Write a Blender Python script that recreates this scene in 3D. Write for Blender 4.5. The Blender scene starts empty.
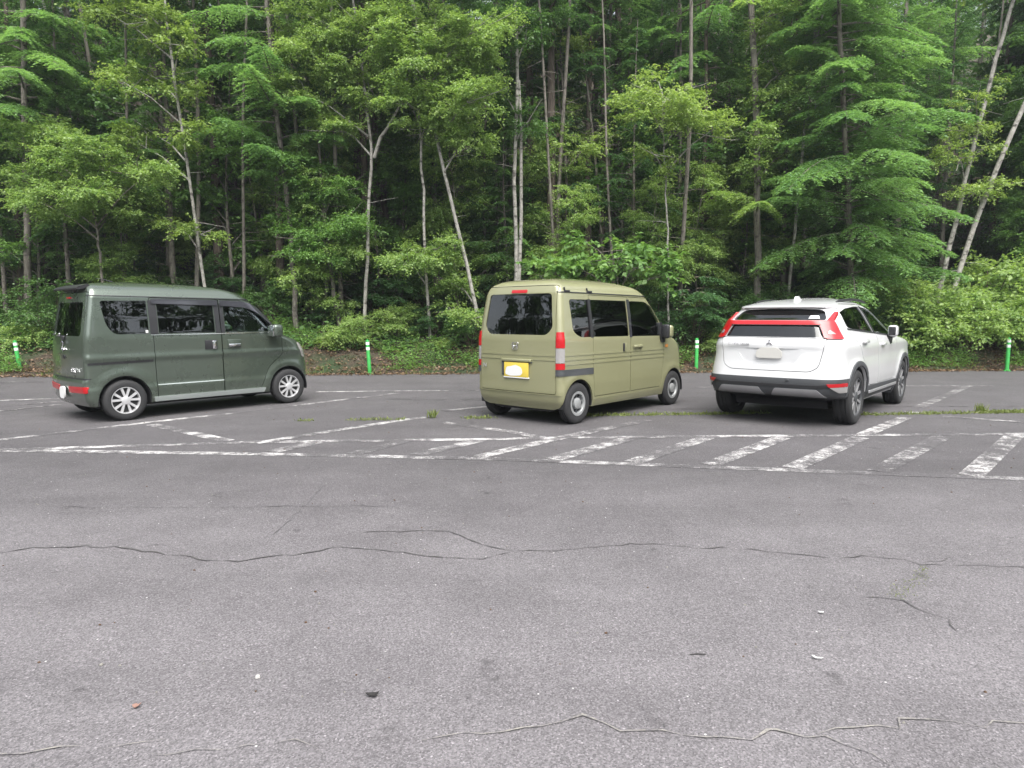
import bpy, bmesh, math, random
import numpy as np
from mathutils import Vector, Matrix

R = math.radians
S = bpy.context.scene
COL = S.collection
rng = np.random.default_rng(7)
random.seed(7)

# ------------------------------------------------------------------ camera
FOC, CAM_H, PITCH, ROLL = 680.0, 1.415, R(5.79), R(-0.135)
cam_d = bpy.data.cameras.new('camera')
cam = bpy.data.objects.new('camera', cam_d)
COL.objects.link(cam)
cam.location = (0, 0, CAM_H)
cam.rotation_mode = 'XYZ'
cam.rotation_euler = (R(90) - PITCH, -ROLL, 0)
cam_d.sensor_fit = 'HORIZONTAL'
cam_d.sensor_width = 36.0
cam_d.lens = FOC / 1024 * 36.0
cam_d.clip_start = 0.05
cam_d.clip_end = 3000
S.camera = cam

# ------------------------------------------------------------------ light
SUN_EL, SUN_AZ = 60.0, 166.0          # bright overcast, light from above and behind the camera
w = bpy.data.worlds.new('World')
S.world = w
w.use_nodes = True
nt = w.node_tree
nt.nodes.clear()
sky = nt.nodes.new('ShaderNodeTexSky')
sky.sky_type = 'NISHITA'
sky.sun_disc = False
sky.sun_elevation = R(SUN_EL)
sky.sun_rotation = R(SUN_AZ)
sky.dust_density = 3.0
hs = nt.nodes.new('ShaderNodeHueSaturation')
hs.inputs['Saturation'].default_value = 0.30      # cloud cover greys the sky
bg = nt.nodes.new('ShaderNodeBackground')
bg.inputs['Strength'].default_value = 0.15
wo = nt.nodes.new('ShaderNodeOutputWorld')
nt.links.new(sky.outputs[0], hs.inputs['Color'])
nt.links.new(hs.outputs[0], bg.inputs['Color'])
nt.links.new(bg.outputs[0], wo.inputs['Surface'])
sun_d = bpy.data.lights.new('sun', 'SUN')
sun_d.energy = 2.3
sun_d.angle = R(55)
sun_d.color = (1.0, 0.97, 0.92)
sun = bpy.data.objects.new('sun', sun_d)
COL.objects.link(sun)
az = R(SUN_AZ)                         # clockwise from +Y
sd = Vector((math.sin(az) * math.cos(R(SUN_EL)), math.cos(az) * math.cos(R(SUN_EL)), math.sin(R(SUN_EL))))
sun.rotation_euler = sd.to_track_quat('Z', 'Y').to_euler()
vs = S.view_settings
vs.view_transform = 'Standard'
vs.look = 'None'
vs.exposure = 1.42
vs.gamma = 1.0
vs.use_curve_mapping = False
S.cycles.max_bounces = 6
S.cycles.diffuse_bounces = 3
S.cycles.glossy_bounces = 3
S.cycles.transparent_max_bounces = 12
S.cycles.transmission_bounces = 4
S.cycles.use_denoising = True

# ------------------------------------------------------------------ helpers
def tag(o, label=None, cat=None, group=None, kind=None):
    if label: o['label'] = label
    if cat: o['category'] = cat
    if group: o['group'] = group
    if kind: o['kind'] = kind
    return o

def link(name, me, mat=None, parent=None, smooth=None):
    o = bpy.data.objects.new(name, me)
    COL.objects.link(o)
    if mat is not None:
        me.materials.clear()
        me.materials.append(mat)
    if parent is not None:
        o.parent = parent
    if smooth is not None:
        me.polygons.foreach_set('use_smooth', [True] * len(me.polygons))
        if smooth < 180:
            me.set_sharp_from_angle(angle=R(smooth))
    return o

def empty(name, loc, rz=0.0):
    o = bpy.data.objects.new(name, None)
    COL.objects.link(o)
    o.location = loc
    o.rotation_euler = (0, 0, rz)
    o.empty_display_size = 0.2
    return o

def mesh(name, v, f):
    me = bpy.data.meshes.new(name)
    me.from_pydata([tuple(p) for p in v], [], [tuple(q) for q in f])
    me.update()
    return me

def merge(parts):
    V, F = [], []
    for v, f in parts:
        b = len(V)
        V += [tuple(p) for p in v]
        F += [tuple(i + b for i in q) for q in f]
    return V, F

def tube(pts, rad, n=8, cap=True):
    pts = [Vector(p) for p in pts]
    m = len(pts)
    if not hasattr(rad, '__len__'):
        rad = [rad] * m
    V, F = [], []
    ref = Vector((0.31, 0.77, 0.55))
    prev = None
    for i, p in enumerate(pts):
        t = (pts[min(i + 1, m - 1)] - pts[max(i - 1, 0)])
        if t.length < 1e-9: t = Vector((0, 0, 1))
        t.normalize()
        a = prev if prev is not None else (Vector((1, 0, 0)) if abs(t.x) < 0.8 else Vector((0, 1, 0)))
        a = (a - t * a.dot(t)).normalized()
        prev = a
        b = t.cross(a)
        for k in range(n):
            q = 2 * math.pi * k / n
            V.append(p + (a * math.cos(q) + b * math.sin(q)) * rad[i])
    for i in range(m - 1):
        for k in range(n):
            k2 = (k + 1) % n
            F.append((i * n + k, i * n + k2, (i + 1) * n + k2, (i + 1) * n + k))
    if cap:
        F.append(tuple(range(n - 1, -1, -1)))
        F.append(tuple((m - 1) * n + k for k in range(n)))
    return V, F

def lathe(prof, n=32, axis='y'):
    """closed ring of profile points (radius, along-axis)"""
    V, F = [], []
    m = len(prof)
    for k in range(n):
        q = 2 * math.pi * k / n
        for r, a in prof:
            if axis == 'y': V.append((r * math.cos(q), a, r * math.sin(q)))
            else: V.append((r * math.cos(q), r * math.sin(q), a))
    for k in range(n):
        k2 = (k + 1) % n
        for i in range(m - 1):
            F.append((k * m + i, k * m + i + 1, k2 * m + i + 1, k2 * m + i))
    return V, F

def boxv(x0, x1, y0, y1, z0, z1):
    V = [(x, y, z) for x in (x0, x1) for y in (y0, y1) for z in (z0, z1)]
    F = [(0, 1, 3, 2), (4, 6, 7, 5), (0, 4, 5, 1), (2, 3, 7, 6), (0, 2, 6, 4), (1, 5, 7, 3)]
    return V, F

def rbox(x0, x1, y0, y1, z0, z1, r=0.02, seg=3):
    bm = bmesh.new()
    v, f = boxv(x0, x1, y0, y1, z0, z1)
    vs_ = [bm.verts.new(p) for p in v]
    for q in f: bm.faces.new([vs_[i] for i in q])
    bmesh.ops.recalc_face_normals(bm, faces=bm.faces)
    bmesh.ops.bevel(bm, geom=list(bm.edges), offset=r, segments=seg, affect='EDGES', profile=0.5)
    bm.verts.ensure_lookup_table()
    V = [tuple(q.co) for q in bm.verts]
    bm.verts.index_update()
    F = [tuple(q.index for q in fc.verts) for fc in bm.faces]
    bm.free()
    return V, F

# camera pixel -> world (only used to measure where things stand)
def ray(u, v):
    x, y = u - 512.0, v - 384.0
    cr, sr = math.cos(-ROLL), math.sin(-ROLL)
    x, y = x * cr - y * sr, x * sr + y * cr
    dx, dz = x / FOC, -y / FOC
    cp, sp = math.cos(PITCH), math.sin(PITCH)
    return np.array([dx, cp + dz * sp, -sp + dz * cp])

def gp(u, v, z=0.0):
    d = ray(u, v)
    t = (z - CAM_H) / d[2]
    return np.array([d[0] * t, d[1] * t, z])

def at(u, v, Y):
    d = ray(u, v)
    t = Y / d[1]
    return np.array([d[0] * t, Y, CAM_H + d[2] * t])

def edge_y(x):
    return 16.55 + 0.048 * x

def terr(x, y):
    t = y - edge_y(x)
    z = np.interp(t, [-1, 0, 0.05, 0.4, 1.0, 2.0, 3.2, 7.0, 14.0, 60.0, 160.0], [-0.02, 0.0, 0.06, 0.16, 0.45, 0.82, 1.12, 2.4, 5.8, 33.0, 72.0])
    return z + np.where(t > 0.3, 0.08 * np.sin(x * 1.3 + y * 0.4) * np.sin(y * 0.9), 0)

# ------------------------------------------------------------------ materials
def mat(name, rgb=(0.5, 0.5, 0.5), rough=0.5, metal=0.0, coat=0.0, spec=0.5, emit=None):
    m = bpy.data.materials.new(name)
    m.use_nodes = True
    p = m.node_tree.nodes['Principled BSDF']
    p.inputs['Base Color'].default_value = (*rgb, 1)
    p.inputs['Roughness'].default_value = rough
    p.inputs['Metallic'].default_value = metal
    p.inputs['Coat Weight'].default_value = coat
    p.inputs['Coat Roughness'].default_value = 0.07
    p.inputs['Specular IOR Level'].default_value = spec
    return m

class NT:
    """tiny node helper"""
    def __init__(s, m):
        s.t = m.node_tree
        s.p = s.t.nodes.get('Principled BSDF')
    def n(s, typ, **kw):
        nd = s.t.nodes.new(typ)
        for k, v in kw.items():
            if k.startswith('i_'):
                key = k[2:].replace('_', ' ')
                nd.inputs[int(key) if key.isdigit() else key].default_value = v
            else:
                setattr(nd, k, v)
        return nd
    def l(s, a, b): s.t.links.new(a, b)
    def noise(s, vec, scale, detail=4, rough=0.6):
        nd = s.n('ShaderNodeTexNoise', i_Scale=scale, i_Detail=detail, i_Roughness=rough)
        if vec is not None: s.l(vec, nd.inputs['Vector'])
        return nd.outputs['Fac']
    def ramp(s, fac, stops):
        nd = s.n('ShaderNodeValToRGB')
        e = nd.color_ramp.elements
        while len(e) > 1: e.remove(e[0])
        e[0].position = stops[0][0]; e[0].color = (*stops[0][1], 1) if len(stops[0][1]) == 3 else stops[0][1]
        for pos, c in stops[1:]:
            q = e.new(pos); q.color = (*c, 1)
        s.l(fac, nd.inputs['Fac'])
        return nd.outputs['Color']
    def mix(s, fac, a, b, mode='MIX'):
        nd = s.n('ShaderNodeMix', data_type='RGBA', blend_type=mode)
        for sock, v in ((nd.inputs['Factor'], fac), (nd.inputs['A'], a), (nd.inputs['B'], b)):
            if hasattr(v, 'is_output'): s.l(v, sock)
            elif hasattr(v, '__len__'): sock.default_value = (*v, 1)
            else: sock.default_value = v
        if not hasattr(a, 'is_output') and hasattr(a, '__len__'): nd.inputs['A'].default_value = (*a, 1)
        return [o for o in nd.outputs if o.type == 'RGBA'][0]
    def math(s, op, a, b=0.0, clamp=False):
        nd = s.n('ShaderNodeMath', operation=op, use_clamp=clamp)
        for i, v in enumerate((a, b)):
            if hasattr(v, 'is_output'): s.l(v, nd.inputs[i])
            else: nd.inputs[i].default_value = v
        return nd.outputs[0]

def g(v): return (v, v, v)

def asphalt_nodes(k):
    """colour + bump height of old asphalt, in world metres"""
    pos = k.n('ShaderNodeNewGeometry').outputs['Position']
    big = k.noise(pos, 0.22, 3, 0.55)
    mid = k.noise(pos, 1.7, 5, 0.65)
    fine = k.noise(pos, 110, 3, 0.7)
    base = k.ramp(big, [(0.30, (0.116, 0.106, 0.114)), (0.70, (0.164, 0.153, 0.161))])
    base = k.mix(0.55, base, k.ramp(mid, [(0.25, (0.094, 0.088, 0.092)), (0.8, (0.182, 0.172, 0.179))]))
    mp = k.n('ShaderNodeMapping'); mp.inputs['Scale'].default_value = (0.12, 0.9, 1.0); mp.inputs['Rotation'].default_value = (0, 0, 0.07)
    k.l(pos, mp.inputs['Vector'])
    streak = k.noise(mp.outputs[0], 1.0, 5, 0.62)
    base = k.mix(1.0, base, k.ramp(streak, [(0.32, g(0.86)), (0.5, g(1.0)), (0.68, g(1.08))]), 'MULTIPLY')
    # asphalt turns darker along Y, away from the camera, edge broken by noise
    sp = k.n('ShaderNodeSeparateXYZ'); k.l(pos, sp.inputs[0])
    y_tone = k.math('ADD', sp.outputs['Y'], k.math('MULTIPLY', k.math('SUBTRACT', k.noise(pos, 0.35, 5, 0.6), 0.5), 5.0))
    y_tone = k.math('DIVIDE', y_tone, 10.0)
    base = k.mix(1.0, base, k.ramp(y_tone, [(0.28, g(1.04)), (0.62, g(0.60)), (0.95, g(0.60))]), 'MULTIPLY')
    spot = k.noise(pos, 3.3, 3, 0.75)
    base = k.mix(1.0, base, k.ramp(spot, [(0.27, g(0.62)), (0.36, g(1.0)), (0.66, g(1.0)), (0.75, g(1.22))]), 'MULTIPLY')
    vor = k.n('ShaderNodeTexVoronoi', i_Scale=165.0)
    k.l(pos, vor.inputs['Vector'])
    stone = k.ramp(vor.outputs['Color'], [(0.0, g(0.42)), (0.45, g(0.85)), (0.75, g(1.1)), (0.93, g(1.5)), (1.0, g(2.6))])
    base = k.mix(1.0, base, stone, 'MULTIPLY')
    base = k.mix(1.0, base, k.ramp(fine, [(0.3, g(0.7)), (0.7, g(1.3))]), 'MULTIPLY')
    vor2 = k.n('ShaderNodeTexVoronoi', i_Scale=52.0)
    k.l(pos, vor2.inputs['Vector'])
    chips = k.ramp(vor2.outputs['Color'], [(0.93, g(0)), (0.95, g(1))])
    near = k.ramp(vor2.outputs['Distance'], [(0.12, g(1)), (0.3, g(0))])
    chips = k.mix(1.0, chips, near, 'MULTIPLY')
    base = k.mix(chips, base, (0.52, 0.51, 0.50))
    hgt = k.math('ADD', k.math('MULTIPLY', vor.outputs['Distance'], 0.6), fine)
    return pos, base, hgt

M = {}
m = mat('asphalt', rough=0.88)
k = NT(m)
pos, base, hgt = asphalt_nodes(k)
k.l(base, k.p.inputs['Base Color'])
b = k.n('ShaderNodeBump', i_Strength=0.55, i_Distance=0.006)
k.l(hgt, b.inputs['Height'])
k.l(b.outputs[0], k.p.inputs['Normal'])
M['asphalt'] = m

def paint_mat(name, lo, hi, c0=(0.34, 0.33, 0.325), c1=(0.54, 0.53, 0.52), s1=5.5):
    m = mat(name, rough=0.8)
    k = NT(m)
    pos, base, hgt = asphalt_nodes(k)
    n1 = k.noise(pos, s1, 6, 0.75)
    n2 = k.noise(pos, 70, 2, 0.6)
    n3 = k.noise(pos, 0.9, 2, 0.5)
    f = k.math('ADD', k.math('MULTIPLY', n1, 0.55), k.math('ADD', k.math('MULTIPLY', n2, 0.30), k.math('MULTIPLY', n3, 0.35)))
    f = k.ramp(f, [(lo, g(0)), (hi, g(1))])
    white = k.ramp(n1, [(0.3, c0), (0.7, c1)])
    k.l(k.mix(f, base, white), k.p.inputs['Base Color'])
    b = k.n('ShaderNodeBump', i_Strength=0.5, i_Distance=0.005)
    k.l(hgt, b.inputs['Height'])
    k.l(b.outputs[0], k.p.inputs['Normal'])
    return m
M['paint'] = paint_mat('worn_line_paint', 0.585, 0.70)
M['paint_faint'] = paint_mat('faint_line_paint', 0.60, 0.78)

m = mat('forest_floor', rough=0.95)
k = NT(m)
pos = k.n('ShaderNodeNewGeometry').outputs['Position']
c = k.ramp(k.noise(pos, 9, 6, 0.75), [(0.25, (0.018, 0.013, 0.009)), (0.5, (0.045, 0.032, 0.021)), (0.75, (0.11, 0.08, 0.052))])
c = k.mix(k.ramp(k.noise(pos, 0.8, 4, 0.6), [(0.48, g(0)), (0.62, g(1))]), c, (0.022, 0.04, 0.012))
k.l(c, k.p.inputs['Base Color'])
b = k.n('ShaderNodeBump', i_Strength=0.9, i_Distance=0.05)
k.l(k.noise(pos, 22, 4, 0.7), b.inputs['Height'])
k.l(b.outputs[0], k.p.inputs['Normal'])
M['floor'] = m

def bark(name, stops, scale=(14, 14, 2.5), lent=None):
    m = mat(name, rough=0.9)
    k = NT(m)
    tc = k.n('ShaderNodeTexCoord').outputs['Object']
    mp = k.n('ShaderNodeMapping')
    mp.inputs['Scale'].default_value = scale
    k.l(tc, mp.inputs['Vector'])
    n = k.noise(mp.outputs[0], 1.0, 6, 0.7)
    c = k.ramp(n, stops)
    if lent:                       # dark bands and scars across pale bark
        mp2 = k.n('ShaderNodeMapping')
        mp2.inputs['Scale'].default_value = (5, 5, 9)
        k.l(tc, mp2.inputs['Vector'])
        n2 = k.noise(mp2.outputs[0], 1.0, 3, 0.6)
        c = k.mix(k.ramp(n2, [(0.55, g(0)), (0.66, g(1))]), c, lent)
    k.l(c, k.p.inputs['Base Color'])
    b = k.n('ShaderNodeBump', i_Strength=0.8, i_Distance=0.03)
    k.l(n, b.inputs['Height'])
    k.l(b.outputs[0], k.p.inputs['Normal'])
    return m
M['bark_birch'] = bark('birch_bark', [(0.3, (0.13, 0.122, 0.107)), (0.6, (0.33, 0.315, 0.285))], (9, 9, 7), (0.06, 0.055, 0.048))
M['bark_grey'] = bark('grey_bark', [(0.3, (0.07, 0.062, 0.052)), (0.65, (0.24, 0.215, 0.185))], (16, 16, 3), (0.06, 0.05, 0.045))
M['bark_brown'] = bark('brown_bark', [(0.3, (0.05, 0.038, 0.030)), (0.65, (0.17, 0.135, 0.11))])

def leaf_mat(name, lo, hi, trans=0.35, gloss=0.5):
    m = bpy.data.materials.new(name)
    m.use_nodes = True
    k = NT(m)
    p = k.p
    at_ = k.n('ShaderNodeAttribute', attribute_name='tint')
    oi = k.n('ShaderNodeObjectInfo')
    fac = k.math('ADD', k.math('MULTIPLY', at_.outputs['Fac'], 0.8), k.math('MULTIPLY', oi.outputs['Random'], 0.2))
    c = k.ramp(fac, [(0.0, lo), (1.0, hi)])
    k.l(c, p.inputs['Base Color'])
    p.inputs['Roughness'].default_value = 0.5
    p.inputs['Specular IOR Level'].default_value = gloss
    tr = k.n('ShaderNodeBsdfTranslucent')
    c2 = k.mix(1.0, c, (1.25, 1.30, 0.70), 'MULTIPLY')
    k.l(c2, tr.inputs['Color'])
    mx = k.n('ShaderNodeMixShader', i_Fac=trans)
    k.l(p.outputs[0], mx.inputs[1])
    k.l(tr.outputs[0], mx.inputs[2])
    out = k.t.nodes['Material Output']
    k.l(mx.outputs[0], out.inputs['Surface'])
    return m
M['leaf_birch'] = leaf_mat('birch_leaves', (0.125, 0.222, 0.065), (0.360, 0.480, 0.165), 0.45)
M['leaf_yellow'] = leaf_mat('yellowish_leaves', (0.150, 0.240, 0.060), (0.350, 0.455, 0.150), 0.45)
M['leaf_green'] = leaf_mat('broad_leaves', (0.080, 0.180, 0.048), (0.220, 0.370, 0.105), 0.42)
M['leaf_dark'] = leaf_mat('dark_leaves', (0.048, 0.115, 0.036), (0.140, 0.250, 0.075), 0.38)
M['needle'] = leaf_mat('larch_needles', (0.095, 0.200, 0.080), (0.240, 0.395, 0.150), 0.42, 0.3)
M['needle_dark'] = leaf_mat('fir_needles', (0.045, 0.108, 0.046), (0.115, 0.220, 0.086), 0.32, 0.3)
M['grass'] = leaf_mat('grass_blades', (0.085, 0.13, 0.03), (0.22, 0.25, 0.075), 0.3)
M['litter'] = leaf_mat('dead_leaves', (0.07, 0.04, 0.024), (0.22, 0.14, 0.085), 0.1)
# ------------------------------------------------------------------ ground
xs = np.concatenate([np.linspace(-90, -26, 9), np.linspace(-24, 24, 49), np.linspace(26, 90, 9)])
V, F = [], []
for x in xs:
    V += [(x, -70, 0), (x, edge_y(x), 0)]
for i in range(len(xs) - 1):
    F.append((2 * i, 2 * i + 2, 2 * i + 3, 2 * i + 1))
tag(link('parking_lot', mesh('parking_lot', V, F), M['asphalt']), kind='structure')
ts = np.concatenate([[-0.25, 0.0, 0.05, 0.2, 0.4], np.arange(0.6, 8, 0.3), np.arange(8, 62, 1.5)])
xs = np.concatenate([np.linspace(-110, -32, 23), np.arange(-30, 30, 0.5), np.linspace(30, 110, 23)])
V, F = [], []
for x in xs:
    for t in ts:
        y = edge_y(x) + t
        z = float(terr(x, y)) if t >= 0 else -0.08
        if 0.04 < t < 5: z += 0.035 * rng.standard_normal() * min(1, t * 2)
        V.append((x, y, z))
n = len(ts)
for i in range(len(xs) - 1):
    for j in range(n - 1):
        F.append((i * n + j, (i + 1) * n + j, (i + 1) * n + j + 1, i * n + j + 1))
tag(link('hillside', mesh('hillside', V, F), M['floor'], smooth=180), kind='structure')
V, F = boxv(-160, 160, -120, 120, -0.6, -0.15)
tag(link('ground', mesh('ground', V, F), M['floor']), kind='structure')

# ------------------------------------------------------------------ foliage
def unit(a):
    return a / np.maximum(np.linalg.norm(a, axis=-1, keepdims=True), 1e-9)

class Leaves:
    def __init__(s): s.c, s.d, s.n, s.L, s.W, s.t = [], [], [], [], [], []
    def add(s, c, d, n, L, W, t):
        N = len(c)
        s.c.append(c); s.d.append(unit(d)); s.n.append(n)
        s.L.append(np.broadcast_to(L, N)); s.W.append(np.broadcast_to(W, N)); s.t.append(np.broadcast_to(t, N))
    def build(s, name, material, parent=None):
        c, d, n = (np.concatenate(a) for a in (s.c, s.d, s.n))
        L, W, t = (np.concatenate(a) for a in (s.L, s.W, s.t))
        side = unit(np.cross(d, n))
        up = np.cross(side, d)
        L_, W_ = L[:, None], W[:, None]
        P = np.stack([c, c + d * L_ * 0.45 + side * W_ * 0.5 + up * W_ * 0.12, c + d * L_ - up * L_ * 0.12, c + d * L_ * 0.45 - side * W_ * 0.5 + up * W_ * 0.12], 1).reshape(-1, 3)
        N = len(c)
        me = bpy.data.meshes.new(name)
        me.vertices.add(4 * N)
        me.vertices.foreach_set('co', P.astype(np.float32).ravel())
        me.loops.add(4 * N)
        me.loops.foreach_set('vertex_index', np.arange(4 * N, dtype=np.int32))
        me.polygons.add(N)
        me.polygons.foreach_set('loop_start', np.arange(0, 4 * N, 4, dtype=np.int32))
        a = me.attributes.new('tint', 'FLOAT', 'FACE')
        a.data.foreach_set('value', np.clip(t, 0, 1).astype(np.float32))
        me.update(calc_edges=True)
        return link(name, me, material, parent)

def pad(lv, c, rad, dens=1.0, leaf=0.085, droop=0.25, spray=12, base=None):
    """a leafy mass: drooping sprays of leaves through an ellipsoid"""
    rx, ry, rz = rad
    n = max(6, int(dens * 12.0 * (rx * rz + rx * ry + ry * rz) / (spray * leaf * leaf * 0.5) * 0.5))
    R3 = np.array([rx, ry, rz])
    K = max(4, int(5 + 5 * rx))                       # sub-clumps with air between them
    cu = unit(rng.standard_normal((K, 3))) * (rng.random((K, 1)) ** 0.45) * 0.85
    which = rng.integers(0, K, n)
    u0 = cu[which] + unit(rng.standard_normal((n, 3))) * (rng.random((n, 1)) ** 0.6) * np.array([0.40, 0.40, 0.22])
    p = u0 * R3 + c
    u = unit(u0 + 1e-6)
    out = u.copy(); out[:, 2] *= 0.35
    out = unit(out + 0.55 * rng.standard_normal((n, 3)) * np.array([1, 1, 0.5]))
    stint = rng.normal(0.5, 0.2, n)
    sl = rng.uniform(0.25, 0.5, n) * (leaf / 0.085) ** 0.5
    for i in range(spray):
        f = (i + rng.random(n)) / spray
        q = p + out * (sl * f)[:, None]
        q[:, 2] -= droop * sl * f * f
        q = q + rng.normal(0, 0.018, (n, 3))
        lat = unit(np.cross(out, np.array([0, 0, 1.0]))) * (1 if i % 2 else -1)
        d = out * 0.5 + lat * 0.8 + rng.normal(0, 0.3, (n, 3)); d[:, 2] -= droop
        nn = unit(np.array([0, 0, 1.0]) + rng.normal(0, 0.42, (n, 3)))
        sz = leaf * rng.uniform(0.7, 1.25, n)
        lv.add(q, d, nn, sz, sz * 0.66, stint + rng.normal(0, 0.15, n))

def bough(lv, sticks, o, azm, L, rise, droop, need=0.070, dens=1.0, tw=0.36):
    """a conifer bough: flat feathery spray of needle tufts, drooping"""
    ca, sa = math.cos(azm), math.sin(azm)
    s = np.linspace(0, 1, 7)
    ln = lambda f: np.stack([o[0] + ca * L * f, o[1] + sa * L * f, o[2] + L * (rise * f - droop * f * f)], -1)
    pts = ln(s)
    sticks.append(tube(pts, list(np.linspace(0.010 + 0.008 * L, 0.004, 7)), 4, False))
    nt_ = max(8, int(L * 20 * dens))
    f = np.linspace(0.16, 1.0, nt_) + rng.normal(0, 0.01, nt_)
    base = ln(f)
    sgn = np.where(np.arange(nt_) % 2 == 0, 1.0, -1.0)
    tl = (tw * L * (1.05 - f) ** 0.8 + 0.16) * rng.uniform(0.7, 1.2, nt_)
    ang = azm + sgn * rng.normal(0.95, 0.15, nt_)
    td = np.stack([np.cos(ang), np.sin(ang), rng.normal(-0.12, 0.12, nt_)], -1)
    kk = int(14 * dens) + 5
    tint0 = rng.normal(0.5, 0.16)
    for i in range(kk):
        q = (i + rng.random(nt_)) / kk
        c = base + td * (tl * q)[:, None]
        c[:, 2] -= 0.45 * tl * q * q
        sg = 1 if i % 2 else -1
        a2 = ang + sg * rng.normal(0.8, 0.25, nt_)
        d = np.stack([np.cos(a2), np.sin(a2), rng.normal(-0.1, 0.25, nt_)], -1)
        nn = unit(np.array([0, 0, 1.0]) + rng.normal(0, 0.35, (nt_, 3)))
        sz = need * 1.25 * rng.uniform(0.7, 1.4, nt_)
        lv.add(c, d, nn, sz, sz * 0.42, tint0 + 0.25 * (q - 0.5) + rng.normal(0, 0.14, nt_))

def dead_twigs(sticks, path, n, lmax):
    for _ in range(n):
        f = rng.random()
        i = min(int(f * (len(path) - 1)), len(path) - 2)
        p = np.array(path[i]) + (np.array(path[i + 1]) - np.array(path[i])) * rng.random()
        a = rng.uniform(0, 2 * math.pi); L = rng.uniform(0.3, lmax)
        e = p + np.array([math.cos(a) * L, math.sin(a) * L, rng.uniform(-0.25, 0.35) * L])
        mid_ = (p + e) / 2 + rng.normal(0, 0.04, 3)
        sticks.append(tube([p, mid_, e], [0.009, 0.006, 0.003], 4, False))

def trunk_path(base, top, bend=0.0, n=9):
    base, top = np.array(base, float), np.array(top, float)
    ph = rng.uniform(0, 6.28)
    out = []
    for i in range(n):
        f = i / (n - 1)
        p = base + (top - base) * f
        p[0] += bend * math.sin(f * 5 + ph) * f * (1 - f) * 3
        p[1] += bend * math.cos(f * 4 + ph) * f * (1 - f) * 3
        out.append(p)
    return out

def conifer(name, H, r0, crown0, Lmax, nb, leafmat, barkmat, dens=1.0, droop=0.32, twigs=14, loc=(0, 0, 0), top=None, az_only=None):
    t = empty(name, loc)
    path = trunk_path((0, 0, -0.4), top if top is not None else (rng.normal(0, 0.15), rng.normal(0, 0.15), H), 0.08, 12)
    rad = [r0 * (1.12 if i == 0 else 1) * (1 - 0.86 * i / 11) for i in range(12)]
    lv, st = Leaves(), [tube(path, rad, 9)]
    P = np.array(path)
    a = rng.uniform(0, 6.28)
    for i in range(nb):
        h = crown0 + (H * 0.985 - crown0) * (i + rng.random() * 0.6) / nb
        o = np.array([np.interp(h, P[:, 2], P[:, q]) for q in range(3)])
        fr = (h - crown0) / (H - crown0)
        L = Lmax * (1 - fr) ** 0.75 * rng.uniform(0.4, 1.2) * min(1.0, 0.6 + 2.2 * fr) + 0.15
        a += 2.4 + rng.normal(0, 0.8)
        if az_only is not None:
            a = az_only + rng.normal(0, 1.1)
        bough(lv, st, o, a, L, rng.normal(0.14, 0.14) + 0.3 * fr, droop * rng.uniform(0.6, 1.3), dens=dens)
    dead_twigs(st, [p for p in path if 0.4 < p[2] < crown0 + 1.5] or path[:3], twigs, 1.2)
    link('trunk', mesh('trunk', *merge(st)), barkmat, t, 60)
    lv.build('crown', leafmat, t)
    return t

def broadleaf(name, H, r0, crown0, spread, npads, leafmat, barkmat, leaf=0.09, dens=1.0, loc=(0, 0, 0)):
    t = empty(name, loc)
    path = trunk_path((0, 0, -0.4), (rng.normal(0, 0.5), rng.normal(0, 0.5), H * 0.95), 0.18, 11)
    P = np.array(path)
    lv, st = Leaves(), [tube(path, [r0 * (1 - 0.85 * i / 10) for i in range(11)], 8)]
    for i in range(npads):
        h = crown0 + (H - crown0) * (i + rng.random()) / npads
        fr = (h - crown0) / (H - crown0)
        sp = spread * (1 - 0.65 * fr ** 1.5) * rng.uniform(0.35, 1.0)
        a = rng.uniform(0, 6.28)
        o = np.array([np.interp(max(0.3, h - 0.5 - 0.4 * sp), P[:, 2], P[:, q]) for q in range(3)])
        ax = np.array([np.interp(h, P[:, 2], P[:, q]) for q in range(3)])
        c = ax + np.array([math.cos(a) * sp, math.sin(a) * sp, 0])
        st.append(tube([o, (o + c) / 2 + np.array([0, 0, 0.1]), c], [r0 * 0.3, r0 * 0.18, 0.006], 5, False))
        q = rng.uniform(0.45, 0.95) * (1 - 0.4 * fr)
        pad(lv, c, (q, q, q * 0.55), dens, leaf)
    dead_twigs(st, path[1:6], 8, 0.9)
    link('trunk', mesh('trunk', *merge(st)), barkmat, t, 60)
    lv.build('crown', leafmat, t)
    return t

def copy_tree(o, loc, rz, sc=1.0):
    c = o.copy(); COL.objects.link(c)
    c.location = loc; c.rotation_euler = (0, 0, rz); c.scale = (sc, sc, sc)
    for ch in o.children:
        d = ch.copy(); COL.objects.link(d); d.parent = c
    return c

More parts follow.
